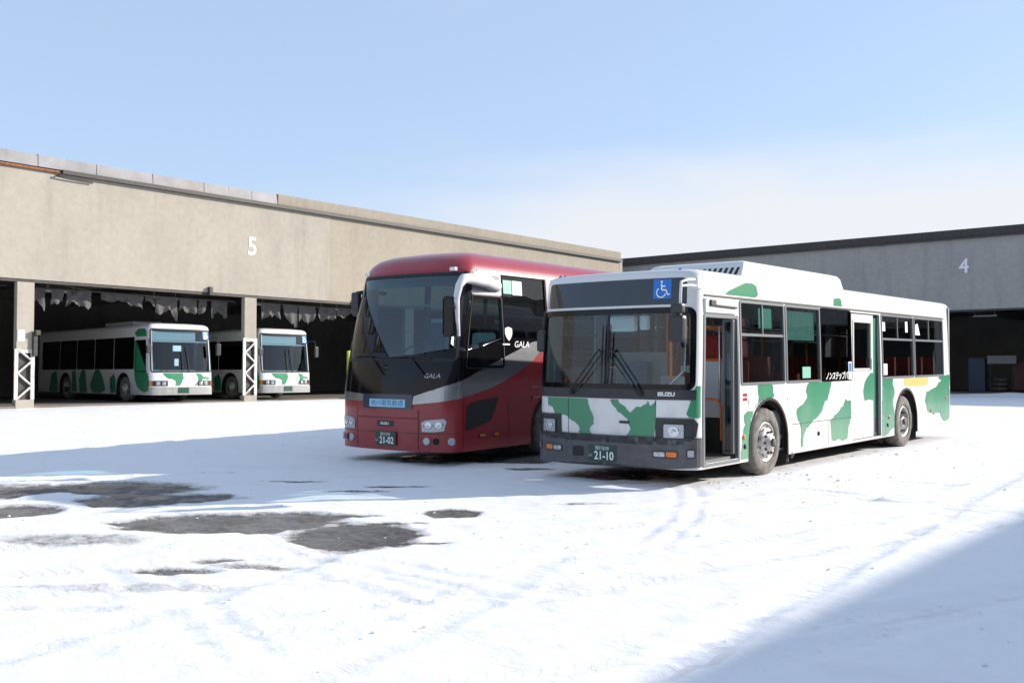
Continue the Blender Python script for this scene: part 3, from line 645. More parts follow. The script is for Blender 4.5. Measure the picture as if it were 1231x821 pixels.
def lamp(parent, name, rect, surf, lens, off=.012, rad=.02, bezel=DARK, thick=.03):
    b = B(); u0, v0, u1, v1 = rect; P, _ = rr(*rect, rad, .05); spoly(b, P, surf, off, thick, .05); o = b.build(name, lens, parent)
    if lens is LENS and u1-u0 > .12:
        k = max(1, round((u1-u0)/(v1-v0))); rad_ = min((u1-u0)/k, v1-v0)*.42
        for i in range(k):
            p = Vector(surf(u0+(u1-u0)*(i+.5)/k, (v0+v1)/2, off+.002)); q = Vector(surf(u0+(u1-u0)*(i+.5)/k, (v0+v1)/2, off+.03)); b = B()
            b.lathe([(rad_, 0), (rad_*.95, .004), (rad_*.8, .002), (rad_*.5, .0005), (rad_*.3, .006), (rad_*.16, .012), (.001, .013)], p, q-p, 16); b.build('reflector', BOWL, o)
    b = B(); ring(b, (u0-.012, v0-.012, u1+.012, v1+.012), .014, surf, off+.004, .03, rad+.01, step=.05); b.build('bezel', bezel, o); return o
def wheelchair(parent, rect, surf):
    u0, v0, u1, v1 = rect; d = decal(parent, 'wheelchair_sign', rr(*rect, .01)[0], surf, BLUE, .008); s = min(u1-u0, v1-v0); q = lambda x, y: (u0+(u1-u0)/2+(x-.5)*s, v0+(v1-v0)/2+(y-.5)*s); b = B()
    spoly(b, [q(.47+.065*math.cos(a), .87+.065*math.sin(a)) for a in [k*math.pi/6 for k in range(12)]], surf, .011, 0, 1)
    for pts in ([(.46, .78), (.48, .45), (.72, .45), (.80, .20), (.92, .24)], [(.47, .64), (.68, .64)]): 
        for i in range(len(pts)-1): spoly(b, stroke([q(*pts[i]), q(*pts[i+1])], .075*s), surf, .011+.0005*i, 0, 1)
    arc = [q(.45+.25*math.cos(a), .32+.25*math.sin(a)) for a in [R(125+k*20) for k in range(12)]]
    for i in range(len(arc)-1): spoly(b, stroke([arc[i], arc[i+1]], .065*s), surf, .0135, 0, 1)
    b.build('wheelchair_symbol', LET, d); return d
def number_plate(parent, u, v, surf, top, kana, num, w=.44, h=.22):
    o = decal(parent, 'number_plate', rr(u-w/2, v-h/2, u+w/2, v+h/2, .015)[0], surf, PLATE, .03, .012)
    text('plate_region', top, .062, u, v+.065, surf, LET, o, off=.034); text('plate_number', num, .15, u+.03, v-.035, surf, LET, o, off=.034, sx=.88, bold=.003); text('plate_kana', kana, .06, u-.185, v-.035, surf, LET, o, off=.034)
    return o

# ------------------------------------------------------------------ the white and green city bus in front
def city_bus():
    sh = CITY; A = sh.arc; S = sh.side(1); SR = sh.side(-1); Fr = sh.front; Wp = sh.wrap(1)
    bus = empty('city_bus', 'white and green city bus with its front door open, nearest the viewer', 'bus', stand(-7.4, 10.95, 0), 'buses')
    WIN = [(1.40, 1.31, 2.79, 2.43, 1.98), (2.85, 1.31, 4.10, 2.43, None), (6.86, 1.31, 8.57, 2.43, 2.0), (8.64, 1.31, 10.44, 2.43, 2.0)]
    DOOR = (.36, .30, 1.30, 2.20); MID = (5.42, .30, 6.78, 2.42); BLK = (4.13, 1.31, 5.39, 2.43)
    RW = [(.62, 1.20, 1.55, 2.40), (1.75, 1.31, 3.3, 2.43), (3.4, 1.31, 5.0, 2.43), (5.1, 1.31, 6.7, 2.43), (6.8, 1.31, 8.5, 2.43), (8.6, 1.31, 10.3, 2.43)]
    b = B(); skin_box(b, sh, [w[:4] for w in WIN]+[DOOR, MID, BLK], RW, [(-1.16, 1.27, 1.16, 2.28), (-1.09, 2.35, 1.09, 2.66)], [(-.95, 1.4, .95, 2.3)], .26, 2.70, (2.25, 8.11))
    roof_cap(b, sh, [(0, 2.70), (.010, 2.735), (.035, 2.77), (.09, 2.795), (.22, 2.812), (.5, 2.83), (.9, 2.84)], 0)
    body = b.build('body', [WHITE, INNER, UNDER], bus)
    b = B(); b.box(-1.19, 1.19, .45, 1.6, .24, .33); b.box(-1.19, 1.19, 1.6, 2.9, .5, .56); b.box(-1.19, 1.19, 2.9, 7.45, .24, .33); b.box(-1.19, 1.19, 7.45, 8.8, .55, .62); b.box(-1.19, 1.19, 8.8, 10.85, .36, .62); b.box(-.55, .55, .9, 10.5, .22, .5)
    b.tube([(-1.0, 2.25, .42), (1.0, 2.25, .42)], .07); b.tube([(-1.0, 8.11, .42), (1.0, 8.11, .42)], .09); b.build('underbody', UNDER, bus)
    b = B(); b.box(-1.18, 1.18, .5, 10.85, .332, .36); b.box(-1.18, -.55, 1.65, 2.85, .36, .92, c=.05); b.box(.55, 1.18, 1.72, 2.80, .36, .92, c=.05); b.box(-1.18, 1.18, 7.0, 10.84, .36, .62); b.build('floor', FLOORM, bus)
    # livery: ragged green patches
    for P in ([(1.9, 1.29), (2.35, 1.29), (2.43, 1.11), (2.38, 1.085), (2.12, 1.09), (1.86, 1.02), (1.72, .86), (1.625, .66), (1.612, .4), (1.61, .30), (1.38, .30), (1.4, .57), (1.51, .75), (1.47, .87), (1.59, .94), (1.77, .93), (1.94, 1.08)],
              [(3.65, 1.29), (4.53, 1.29), (4.42, 1.09), (4.35, 1.03), (4.19, .92), (4.12, .82), (4.02, .75), (3.75, .7), (3.62, .62), (3.53, .6), (3.45, .48), (3.42, .36), (3.32, .36), (3.36, .5), (3.38, .61), (3.24, .75), (3.20, .83), (3.22, .92), (3.43, .97), (3.50, 1.02), (3.59, 1.07), (3.54, 1.18)],
              [(5.13, 1.0), (5.38, .93), (5.37, .69), (5.25, .56), (5.18, .35), (5.0, .32), (4.78, .35), (4.52, .37), (4.50, .48), (4.5, .6), (4.47, .69), (4.62, .73), (4.76, .79), (4.88, .85), (5.01, .89)],
              [(6.84, 1.29), (7.40, 1.29), (7.38, 1.20), (7.48, 1.05), (7.40, .90), (7.44, .8), (7.46, .59), (7.47, .4), (7.29, .38), (6.99, .28), (6.82, .28)],
              [(10.07, 1.28), (10.84, 1.32), (10.84, .45), (10.75, .38), (10.43, .36), (10.28, .45), (10.15, .56), (9.8, .55), (9.51, .59), (9.35, .68), (9.21, .82), (9.34, 1.01), (9.6, 1.03), (9.88, 1.08), (10.26, 1.19)],
              [(1.0, 2.50), (1.9, 2.50), (1.98, 2.54), (1.93, 2.66), (1.82, 2.69), (1.62, 2.69), (1.50, 2.66), (1.42, 2.57), (1.1, 2.55)], [(4.70, 2.50), (5.05, 2.50), (5.03, 2.60), (4.95, 2.63), (4.80, 2.59), (4.72, 2.61)]):
        decal(bus, 'livery_patch', rag(P), S, GREEN, .003, cut=.5)
    for P in ([(-1.02, 1.125), (-.3, 1.125), (-.28, 1.05), (-.26, .99), (-.23, .94), (-.2, .87), (-.19, .79), (-.24, .75), (-.26, .71), (-.23, .65), (-.24, .585), (-.37, .585), (-.36, .63), (-.45, .67), (-.42, .71), (-.46, .77), (-.5, .8), (-.63, .86), (-.72, .89), (-.77, .87), (-.82, .83), (-.86, .88), (-.9, .95), (-.93, 1.0), (-.97, .99), (-.99, 1.03), (-1.02, 1.0)],
              [(.07, 1.125), (.19, 1.125), (.22, 1.08), (.28, 1.05), (.37, .97), (.42, 1.0), (.47, 1.04), (.55, 1.05), (.62, 1.09), (.635, 1.12), (.68, 1.06), (.75, 1.12), (.74, .98), (.72, .60), (.29, .59), (.31, .65), (.34, .68), (.38, .74), (.35, .82), (.34, .88), (.25, .94), (.18, .97), (.16, 1.01), (.13, 1.04), (.1, 1.08)]):
        decal(bus, 'livery_patch', rag(P, .009, .02, .60, 1.11), Fr, GREEN, .003, cut=.06)
    decal(bus, 'livery_patch', [(-.10, 1.31), (-.14, 1.2), (-.17, 1.09), (-.2, 1.02), (-.22, .96), (-.19, .92), (-.05, .91), (-.02, .92), (-.02, 1.31)], Wp, GREEN, .003, cut=.03)
    # bumper, dark nose band, lamp surrounds
    b = B(); e = .012
    spoly(b, [(-2*A+e, .25), (-2*A+.4, .24), (-A, .30), (-.45, .265), (-e, .30), (-e, .66), (-.13, .64), (-.30, .575), (-.62, .565), (-.85, .56), (-A, .565), (-2*A+.8, .56), (-2*A+.62, .565), (-2*A+.30, .575), (-2*A+.13, .64), (-2*A+e, .66)], Wp, .025, .05, .05)
    bp = b.build('bumper', GREYP, bus)
    decal(bp, 'tow_hatch', rr(-A-.52, .36, -A-.34, .49, .015)[0], Wp, RUBBER, .03)
    for g in (0, 1):
        mu = (lambda u: u) if not g else (lambda u: -2*A-u)
        def rect(a, c, d, f): u0, u1 = sorted((mu(a), mu(d))); return (u0, c, u1, f)
        P = [(mu(p[0]), p[1]) for p in [(-.61, .90), (-.13, .90), (-.07, .84), (-.10, .68), (-.28, .59), (-.62, .58)]]
        decal(bus, 'lamp_surround', P, Wp, DARK, .012, .02, .04)
        lamp(bus, 'headlamp', rect(-.51, .655, -.25, .83), Wp, LENS, .022)
        lamp(bp, 'fog_lamp', rect(-.64, .415, -.485, .48), Wp, LENS, .032); lamp(bp, 'turn_signal', rect(-.475, .415, -.335, .485), Wp, AMBER, .032); lamp(bp, 'corner_lamp', rect(-.21, .42, -.13, .51), Wp, LENS, .032)
    decal(bus, 'nose_band', rr(-2*A+.10, 1.135, -.10, 1.262, .01)[0], Wp, DARK, .010, .015, .05)
    text('maker_lettering', 'ISUZU', .066, -.475, 1.205, Wp, LET, bus, off=.014, sx=1.25, bold=.003)
    b = B(); spoly(b, rr(-A+.22, .82, -A+.36, .85, .008)[0], Wp, .02, .02); b.build('hatch_handle', RUBBER, bus)
    b = B()
    for u in (-A-.62, -A+.74): spoly(b, [(u-.004, .58), (u+.004, .58), (u+.004, 1.13), (u-.004, 1.13)], Wp, .0045, 0)
    spoly(b, [(-2*A+.62, .905), (-2*A+.12, .905), (-2*A+.12, .911), (-2*A+.62, .911)], Wp, .0045, 0); spoly(b, [(-.62, .905), (-.12, .905), (-.12, .911), (-.62, .911)], Wp, .0045, 0); b.build('panel_gap', RUBBER, bus)
    number_plate(bus, -A-.04, .415, Wp, '旭川230', 'い', '21-10')
    # windscreen and destination glass
    b = B(); ring(b, (-2*A+.11, 1.255, -.11, 2.31), .075, Wp, .008, .05, .11, step=.06); ws = b.build('windscreen', BLACKP, bus)
    b = B(); spoly(b, rr(-2*A+.17, 1.30, -.17, 2.26, .08)[0], Wp, -.008, 0, .06, cutv=.1, smooth=True); b.build('pane', GLASS, ws)
    b = B(); spoly(b, rr(-A-.010, 1.27, -A+.010, 2.29, .004)[0], Wp, .004, .02); b.build('centre_seal', RUBBER, ws)
    b = B(); spoly(b, rr(-2*A+.24, 2.345, -.24, 2.685, .06)[0], Wp, .006, 0, .05, cutv=.1, smooth=True); dest = b.build('destination_window', SIGNG, bus)
    wheelchair(dest, (-.69, 2.42, -.44, 2.67), Wp)
    # wipers
    for s in (-1, 1):
        b = B(); q0, q1 = Wp(-A+s*.56, 1.22, .05), Wp(-A+s*.10, 1.78, .055); r0, r1 = Wp(-A+s*.49, 1.22, .05), Wp(-A+s*.05, 1.72, .055)
        b.tube([q0, q1], .011, 6); b.tube([r0, r1], .008, 6); b.tube([q1, r1], .010, 6); b.lathe([(.035, 0), (.035, .05), (.02, .06), (.001, .06)], Wp(-A+s*.54, 1.21, .0), (0, -1, 0), 10)
        wp = b.build('wiper', RUBBER, bus); b = B(); b.tube([Wp(-A+s*.055, 1.33, .03), Wp(-A+s*.06, 1.7, .034), Wp(-A+s*.06, 2.10, .03)], [.008, .014, .008], 6); b.build('wiper_blade', RUBBER, wp)
    # side windows
    for u0, v0, u1, v1, sl in WIN:
        w = window(bus, (u0-.01, v0-.015, u1+.01, v1+.015), S, SIDEG, slide=sl, mull=[((u0+u1)/2, sl+.02, v1-.02)] if sl else ())
    w = window(bus, (BLK[0]-.01, BLK[1]-.015, BLK[2]+.01, BLK[3]+.015), S, DARKG, fr_mat=BLACKP, w=.03)
    for h in RW: window(bus, (h[0]-.01, h[1]-.015, h[2]+.01, h[3]+.015), SR, SIDEG, slide=2.0)
    decal(bus, 'route_sticker', rr(5.22, 1.31, 5.37, 1.60, .01)[0], S, STICK, .016); decal(bus, 'door_notice', rr(5.24, 1.44, 5.35, 1.58, .005)[0], S, BLUE, .018)
    text('side_lettering', 'ノンステップバス', .135, 4.80, 1.37, S, LET, bus, off=.012, sx=.98, shear=.25, bold=.003)
    b = B(); spoly(b, [(.33, 2.455), (10.5, 2.455), (10.5, 2.475), (.33, 2.475)], S, .012, .02, 1.0); b.build('drip_rail', RUBBER, bus)
    decal(bus, 'window_sticker', rr(3.42, 1.36, 3.72, 1.53, .005)[0], S, STICKG, .0); decal(bus, 'window_sticker', rr(2.0, 2.08, 2.42, 2.36, .02)[0], S, STICKG, -.016); decal(bus, 'window_sticker', rr(6.93, 1.36, 7.12, 1.56, .005)[0], S, STICK, .0)
    decal(bus, 'window_sticker', rr(6.90, 2.14, 7.06, 2.30, .01)[0], S, STICK, .0); decal(bus, 'window_sticker', rr(8.15, 2.14, 8.28, 2.34, .01)[0], S, STICK, .0); decal(bus, 'window_sticker', [(8.72, 2.10), (9.0, 2.10), (8.92, 2.20), (8.88, 2.32), (8.74, 2.30)], S, STICK, .0)
    b = B(); P, _ = rr(2.93, 1.93, 4.02, 2.36, .02); spoly(b, P, S, -.05, .01, .3); spoly(b, rr(3.04, 2.06, 3.9, 2.33, .1)[0], S, -.047, .01, .3); b.build('route_display', SCREEN, bus)
    decal(bus, 'advert', [(8.0, 1.15), (8.75, 1.125), (9.4, 1.14), (9.43, 1.28), (8.0, 1.285)], S, ADV, .004, cut=.3); decal(bus, 'advert', [(7.82, 1.15), (7.99, 1.15), (7.99, 1.28), (7.82, 1.28)], S, STICK, .004)
    for z in (1.165, 1.105): decal(bus, 'warning_sticker', rr(1.45, z-.02, 1.57, z+.02, .008)[0], S, REDL, .005)
    b = B(); spoly(b, [(3.0, .685), (5.38, .685), (5.38, .693), (3.0, .693)], S, .0045, 0, 1); spoly(b, [(5.30, .90), (5.308, .90), (5.308, 1.22), (5.30, 1.22)], S, .0045, 0, 1)
    for y in (3.35, 4.4, 7.0, 9.4, 10.2): spoly(b, [(y-.004, .27), (y+.004, .27), (y+.004, .68), (y-.004, .68)], S, .0045, 0, 1)
    b.build('panel_gap', RUBBER, bus)
    for y, z in ((1.47, .60), (1.50, .47), (4.0, .50), (7.18, .60), (7.10, .47), (9.6, .62), (10.6, .85)):
        b = B(); b.lathe([(.035, .0), (.035, .014), (.02, .022), (.001, .022)], S(y, z, 0), (1, 0, 0), 10); b.build('side_marker', AMBER if z > .55 else RUBBER, bus)
    # front door: opening trim, two folded leaves, step
    b = B(); ring(b, (DOOR[0]-.03, DOOR[1]-.02, DOOR[2]+.04, DOOR[3]+.03), .045, S, .012, .06, .03); b.build('door_frame', FRAME, bus)
    b = B(); b.box(.80, 1.232, .42, 1.28, .30, .331); b.build('step', STEEL, bus); b = B(); b.box(1.17, 1.25, .40, 1.30, .275, .335, c=.006); b.build('step_sill', CHROME, bus); b = B(); b.box(1.06, 1.168, .41, 1.28, .332, .338); b.build('step_edge', YEL, bus)
    for k, (yy, xa, xb) in enumerate(((1.225, 1.06, 1.22), (1.27, 1.08, 1.22))):
        b = B(); f = lambda u, v, off=0, yy=yy: (u, yy-off, v); ring(b, (xa, .38, xb, 2.18), .035, f, .012, .026, .02); d = b.build('door_leaf', FRAME, bus); b = B(); spoly(b, rr(xa+.02, .40, xb-.02, 2.16, .02)[0], f, 0, 0, 1); b.build('pane', SIDEG, d)
    b = B(); b.box(1.20, 1.248, .42, 1.26, 2.245, 2.43, c=.008); b.build('door_header', WHITE, bus); b = B(); b.box(1.24, 1.275, .52, .66, 2.33, 2.41, c=.012); b.tube([(1.262, .66, 2.34), (1.262, 1.24, 2.33)], .014, 6); b.build('door_lamp', RUBBER, bus)
    # middle door: sliding leaf with its pocket
    b = B(); f = sh.side(1); P = lambda *r: rr(*r, .01)[0]
    b.box(1.13, 1.17, 6.40, 6.76, .62, 2.36, mi=1); b.box(1.13, 1.17, 6.40, 6.76, .31, .618, mi=2); b.box(1.05, 1.18, 6.74, 6.79, .3, 2.4, mi=2)
    b.build('door_pocket', [WHITE, GREEN, GREYP], bus)
    b = B(); panel(b, [5.43, 5.50, 6.34, 6.44], [.31, .40, .90, 1.46, 2.29, 2.40], [(5.50, 1.46, 6.34, 2.29)], lambda u, v, off=0: (1.226+off, u, v), .035, 0, 1); ml = b.build('sliding_door', [WHITE, FRAME], bus)
    b = B(); ring(b, (5.48, 1.44, 6.36, 2.31), .05, lambda u, v, off=0: (1.228+off, u, v), .008, .02, .03); b.build('window_frame', mat('alloy_trim', (.6, .6, .58), .4, metal=.5), ml)
    b = B(); b.add([(1.21, 5.52, 1.48), (1.21, 6.32, 1.48), (1.21, 6.32, 2.27), (1.21, 5.52, 2.27)], [(0, 1, 2, 3)]); b.build('pane', SIDEG, ml)
    b = B(); spoly(b, [(6.03, 1.24), (6.10, 1.30), (6.22, 1.36), (6.34, 1.41), (6.43, 1.40), (6.43, .93), (6.2, .95), (6.03, .93), (5.99, 1.0), (5.96, 1.1)], lambda u, v, off=0: (1.226+off, u, v), .003, 0, 1); b.build('livery_patch', GREEN, ml)
    b = B(); b.box(1.228, 1.245, 6.26, 6.32, 1.46, 1.66, c=.006); b.build('door_pull', CHROME, ml)
    # roof unit with louvred front
    b = B(); bm_V = []
    for z, ins, yf in ((2.78, 0, 2.28), (3.02, .01, 2.40), (3.07, .04, 2.46), (3.095, .12, 2.56)):
        x = .80-ins; yb = 6.25-ins*1.4-(z-2.8)*.7; bm_V += [(-x, yf, z), (x, yf, z), (x, yb, z), (-x, yb, z)]
    F = [(4*k+i, 4*k+(i+1) % 4, 4*k+4+(i+1) % 4, 4*k+4+i) for k in range(3) for i in range(4)]+[(12, 13, 14, 15)]
    b.add(bm_V, F); ac = b.build('roof_unit', WHITE, bus)
    for k in range(16):
        x = -.72+k*.092; b = B(); b.add([(x, 2.312, 2.845), (x+.045, 2.312, 2.845), (x+.085, 2.382, 2.985), (x+.04, 2.382, 2.985)], [(0, 1, 2, 3)]); b.V = [(p[0], p[1]-.006, p[2]) for p in b.V]; b.build('louvre_slot', RUBBER, ac)
    b = B(); b.box(-.5, .5, 7.2, 8.3, 2.80, 2.90, c=.03); b.build('roof_hatch', WHITE, bus)
    for x in (-.98, -.90, .93): b = B(); b.lathe([(.03, 0), (.03, .03), (.015, .055), (.001, .06)], (x, .33, 2.76), (0, 0, 1), 10); b.build('roof_marker', VIOLET, bus)
    # mirrors
    b = B(); b.tube([(1.17, .34, 2.66), (1.22, .02, 2.64), (1.23, -.17, 2.60), (1.23, -.19, 2.45), (1.22, -.19, 2.0)], .018, 8); b.tube([(1.18, .36, 2.58), (1.22, .05, 2.57), (1.23, -.16, 2.55)], .016, 8); b.box(1.10, 1.22, .26, .42, 2.54, 2.70, c=.02); ma = b.build('mirror_arm', WHITE, bus)
    b = B(); b.box(1.09, 1.31, -.27, -.15, 1.86, 2.19, c=.045); b.box(1.12, 1.29, -.26, -.16, 2.21, 2.33, c=.03); b.tube([(1.2, -.2, 2.15), (1.2, -.2, 2.25)], .03); b.build('mirror', DARK, ma); b = B(); b.box(1.11, 1.29, -.155, -.146, 1.90, 2.15); b.build('mirror_glass', CHROME, ma)
    b = B(); b.tube([(-1.20, .40, 2.35), (-1.28, .36, 2.33), (-1.30, .34, 2.0)], .014, 8); mb = b.build('mirror_arm', DARK, bus); b = B(); b.box(-1.38, -1.24, .28, .38, 1.75, 2.05, c=.04); b.build('mirror', DARK, mb)
    b = B(); b.lathe([(.001, -.06), (.07, -.04), (.10, .0), (.07, .03), (.001, .04)], (.80, .45, 2.10), (0, -1, .3), 16); b.tube([(.80, .5, 2.1), (.85, .55, 2.3)], .012); b.build('inner_mirror', RUBBER, bus)
    # wheels
    for y, fr_ in ((2.25, True), (8.11, False)):
        for g in (1, -1): wheel(bus, g*1.205, y, g, front=fr_)
    for g in (1, -1): wheel(bus, g*.90, 8.11, g, front=False)
    for y in (2.95, 8.83): b = B(); b.box(.92, 1.19, y, y+.015, .12, .5); b.build('mud_flap', RUBBER, bus)
    b = B(); b.box(1.1, 1.2, 2.98, 3.0, .14, .36); b.tube([(1.22, 3.0, .30), (1.24, 3.05, .24), (1.2, 3.1, .2)], .02); b.build('flap_bracket', GREYP, bus)
    # inside
    b = B(); b.box(-1.14, 1.0, .42, .72, .98, 1.22, c=.05); b.box(-1.1, -.2, .55, .95, .9, 1.12, c=.05); b.box(-.95, -.45, .55, .66, 1.2, 1.32, c=.03); b.build('dashboard', DASH, bus)
    b = B(); ring_ = [(-.70+.22*math.cos(a), .98+.10*math.sin(a), 1.12+.20*math.sin(a)) for a in [k*math.pi/10 for k in range(21)]]; b.tube(ring_, .016, 6); b.tube([(-.70, .98, 1.12), (-.7, .8, .95)], .03); b.build('steering_wheel', RUBBER, bus)
    b = B(); b.box(.25, .60, .85, 1.15, .36, 1.25, c=.03); b.box(.28, .57, .9, 1.1, 1.25, 1.42, c=.03); b.build('fare_box', INNER, bus)
    sm = seat_mesh().build('driver_seat', [SEATB, RUBBER], bus); sm.location = (-.70, 1.75, .55)
    b = B(); b.box(-1.15, -.25, 1.98, 2.0, .6, 1.75); b.build('driver_partition', INNER, bus)
    b = B(); b.box(.50, 1.16, 1.56, 1.585, .84, 1.62); b.box(.50, 1.16, 1.55, 1.59, .36, .835, mi=1); b.build('door_partition', [mat('partition_panel', (.62, .64, .66), .5), DARK], bus)
    for pts in ([(.50, 1.57, .38), (.50, 1.57, 2.6)], [(.52, 1.30, .45), (.52, 1.30, 1.05), (.60, 1.30, 1.12), (.92, 1.32, 1.10), (.98, 1.33, 1.02), (.98, 1.33, .55)], [(.98, .52, .5), (.98, .5, 2.2)], [(-.25, 2.0, .36), (-.25, 2.0, 2.6)], [(.5, 3.6, .36), (.5, 3.6, 2.6)], [(-.5, 3.9, .36), (-.5, 3.9, 2.6)], [(.5, 5.3, .36), (.5, 5.3, 2.6)], [(-.45, 6.9, .6), (-.45, 6.9, 2.6)], [(.45, 6.9, .6), (.45, 6.9, 2.6)]):
        b = B(); b.tube(pts, .017, 8); b.build('grab_pole', ORANGE, bus)
    b = B(); b.box(.56, 1.10, 1.60, 1.66, 1.66, 1.98, c=.03); b.build('partition_cushion', SEATM, bus)
    for pts in ([(.50, 1.55, 1.64), (1.16, 1.55, 1.64)], [(.50, 1.55, 2.08), (1.16, 1.55, 2.08)], [(1.12, 1.50, .9), (1.12, 1.50, 2.1)], [(.62, .62, 1.24), (.62, .62, 2.1)]): b = B(); b.tube(pts, .02, 8); b.build('grab_pole', ORANGE, bus)
    for pts in ([(.62, .55, 1.3), (.66, .9, 1.5), (.66, .95, 2.1)], [(.85, 1.54, 1.0), (.85, 1.54, 2.1)], [(.45, 1.6, 2.12), (.45, 6, 2.12)], [(-.45, 2.0, 2.12), (-.45, 10, 2.12)]): b = B(); b.tube(pts, .016, 8); b.build('grab_rail', CHROME, bus)
    b = B(); b.box(-.3, .12, .5, .62, 2.02, 2.24, c=.04); b.box(.2, .32, .5, .6, 2.04, 2.24, c=.03); b.build('overhead_display', STICK, bus)
    s0 = None
    for x, y, z in [(.84, 2.55, .62), (-.84, 2.9, .62)]+[(sx*.86, 3.55+.8*k, .36) for k in range(3) for sx in (-1, 1) if not (sx > 0 and k == 2)]+[(-.86, 6.0, .36), (-.86, 6.7, .36)]+[(sx*q, 7.75+.78*k, .62) for k in range(4) for sx in (-1, 1) for q in (.42, .92)]:
        if s0 is None: s0 = seat_mesh().build('seat', [SEATM, DARK], bus); s = s0
        else: s = s0.copy(); COL.objects.link(s); s.parent = bus
        s.location = (x, y, z)
    b = B(); b.box(.80, 1.05, 2.0, 2.03, 1.05, 1.62, c=.01); b.build('leaflet_board', SEATM, bus)
    return bus
city_bus()

# ------------------------------------------------------------------ the dark red coach
def coach():
    sh = COACH; A = sh.arc; Wp = sh.wrap(1); S = sh.side(1); SR = sh.side(-1); b0 = sh.b
    h = R(3.4); m = stand(-11.46, 11.14, h); m = m @ Matrix.Translation((0, -.32, 0)) @ Matrix.Scale(.97, 4)
    c = empty('coach', 'dark red highway coach parked left of the city bus', 'coach', m, 'buses')
    DR = (b0+.02, 1.57, b0+1.08, 2.70)
    SW = [(b0+1.14, 2.02, b0+2.40, 3.10)]+[(b0+2.62+1.62*k, 1.75, b0+2.62+1.62*k+1.56, 3.10) for k in range(5)]
    RW = [(1.0, 1.75, 2.3, 3.05)]+[(2.4+1.75*k, 1.75, 4.1+1.75*k, 3.10) for k in range(5)]
    b = B(); skin_box(b, sh, [DR]+SW, RW, [(-1.17, 1.68, 1.17, 3.06)], [(-.9, 2.0, .9, 2.9)], .24, 3.14, (2.95, 9.05))
    b.build('body', [RED, INNER, UNDER], c)
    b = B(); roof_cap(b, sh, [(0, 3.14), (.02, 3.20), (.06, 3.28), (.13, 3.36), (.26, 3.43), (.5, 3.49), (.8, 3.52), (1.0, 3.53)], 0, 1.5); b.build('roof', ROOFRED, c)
    decal(c, 'roof_edge_glint', rr(b0+.35, 3.105, 11.6, 3.15, .01)[0], S, GLINT, .012, .015, cut=.5)  # pale strip painting the sun's glint along the lower roof edge
    b = B(); b.box(-1.19, 1.19, .5, 2.3, .25, .4); b.box(-1.19, 1.19, 2.3, 3.6, .55, .62); b.box(-1.19, 1.19, 3.6, 8.4, .22, .5); b.box(-1.19, 1.19, 8.4, 9.7, .55, .62); b.box(-1.19, 1.19, 9.7, 11.8, .3, .5); b.box(-1.1, 1.1, .5, 11.8, 1.02, 1.06); b.tube([(-1, 2.95, .45), (1, 2.95, .45)], .08); b.build('underbody', UNDER, c)
    TOP = [(-.87, 1.11), (-.46, 1.16), (-.14, 1.22), (.1, 1.27), (.35, 1.33), (.62, 1.40), (.9, 1.47), (1.15, 1.53), (1.38, 1.61), (1.56, 1.69), (1.75, 1.83), (1.93, 1.99), (2.23, 2.02)]
    BOT = [(-.90, .98), (-.46, 1.02), (-.13, 1.07), (.1, 1.11), (.36, 1.16), (.62, 1.21), (.9, 1.28), (1.28, 1.40), (1.59, 1.52), (1.92, 1.67), (2.10, 1.80), (2.19, 1.85)]
    # black glazing field around the screen, door and first window
    b = B(); spoly(b, [(-A, 1.12)]+TOP+[(2.42, 2.05), (1.135, 2.06), (1.135, 1.56), (-.22, 1.56), (-.22, 1.70), (-A, 1.70)], Wp, .004, 0, .05, smooth=True); spoly(b, [(-.22, 1.56), (.02, 1.56), (.02, 2.72), (-.02, 2.72), (-.13, 3.10), (-.22, 3.105)], Wp, .004, 0, .05); spoly(b, [(1.075, 1.56), (1.135, 1.56), (1.135, 3.12), (1.075, 3.12)], Wp, .004, 0, .05); spoly(b, [(-2*A-.3, 1.16), (-A, 1.12), (-A, 1.70), (-2*A+.22, 1.70), (-2*A+.22, 3.105), (-2*A+.02, 3.10), (-2*A+.02, 2.7), (-2*A-.3, 2.6)], Wp, .004, 0, .05, smooth=True)
    b.build('black_field', BLACKP, c)
    b = B(); spoly(b, [p for p in BOT]+TOP[::-1], Wp, .009, 0, .05); b.build('silver_sweep', SILVER, c)
    b = B(); spoly(b, [(-2*A-.35, 1.08), (-2*A-.05, 1.03), (-1.97, 1.01), (-1.96, 1.13), (-2*A-.02, 1.15), (-2*A-.35, 1.20)], Wp, .009, 0, .04); b.build('silver_sweep', SILVER, c)
    b = B(); spoly(b, rr(-1.96, .905, -.89, 1.135, .02)[0], Wp, .012, .02, .05); sp = b.build('sign_panel', mat('sign_navy', (.015, .025, .06), .25, coat=.4), c)
    decal(sp, 'sign_plate', rr(-1.80, .93, -1.03, 1.055, .008)[0], Wp, CYAN, .015, cut=.05); text('sign_lettering', '旭川電気軌道', .105, -1.415, .992, Wp, mat('sign_text_blue', (.05, .20, .48), .5), sp, off=.018, sx=1.12)
    b = B(); spoly(b, rr(-.03+.0, 2.745, 1.10, 3.12, .03)[0], Wp, .008, .02, .06); sv = b.build('silver_corner', SILVER, c)
    for k in range(4): b = B(); spoly(b, rr(.88, 2.955+.03*k, 1.06, 2.972+.03*k, .004)[0], Wp, .010, 0); b.build('vent_slot', RUBBER, sv)
    # windscreen
    b = B(); ring(b, (-2*A+.16, 1.66, -.16, 3.09), .05, Wp, .007, .04, .10, step=.06); ws = b.build('windscreen', RUBBER, c)
    b = B(); spoly(b, rr(-2*A+.20, 1.69, -.20, 3.06, .07)[0], Wp, -.006, 0, .06, cutv=.1, smooth=True); b.build('pane', TINT, ws)
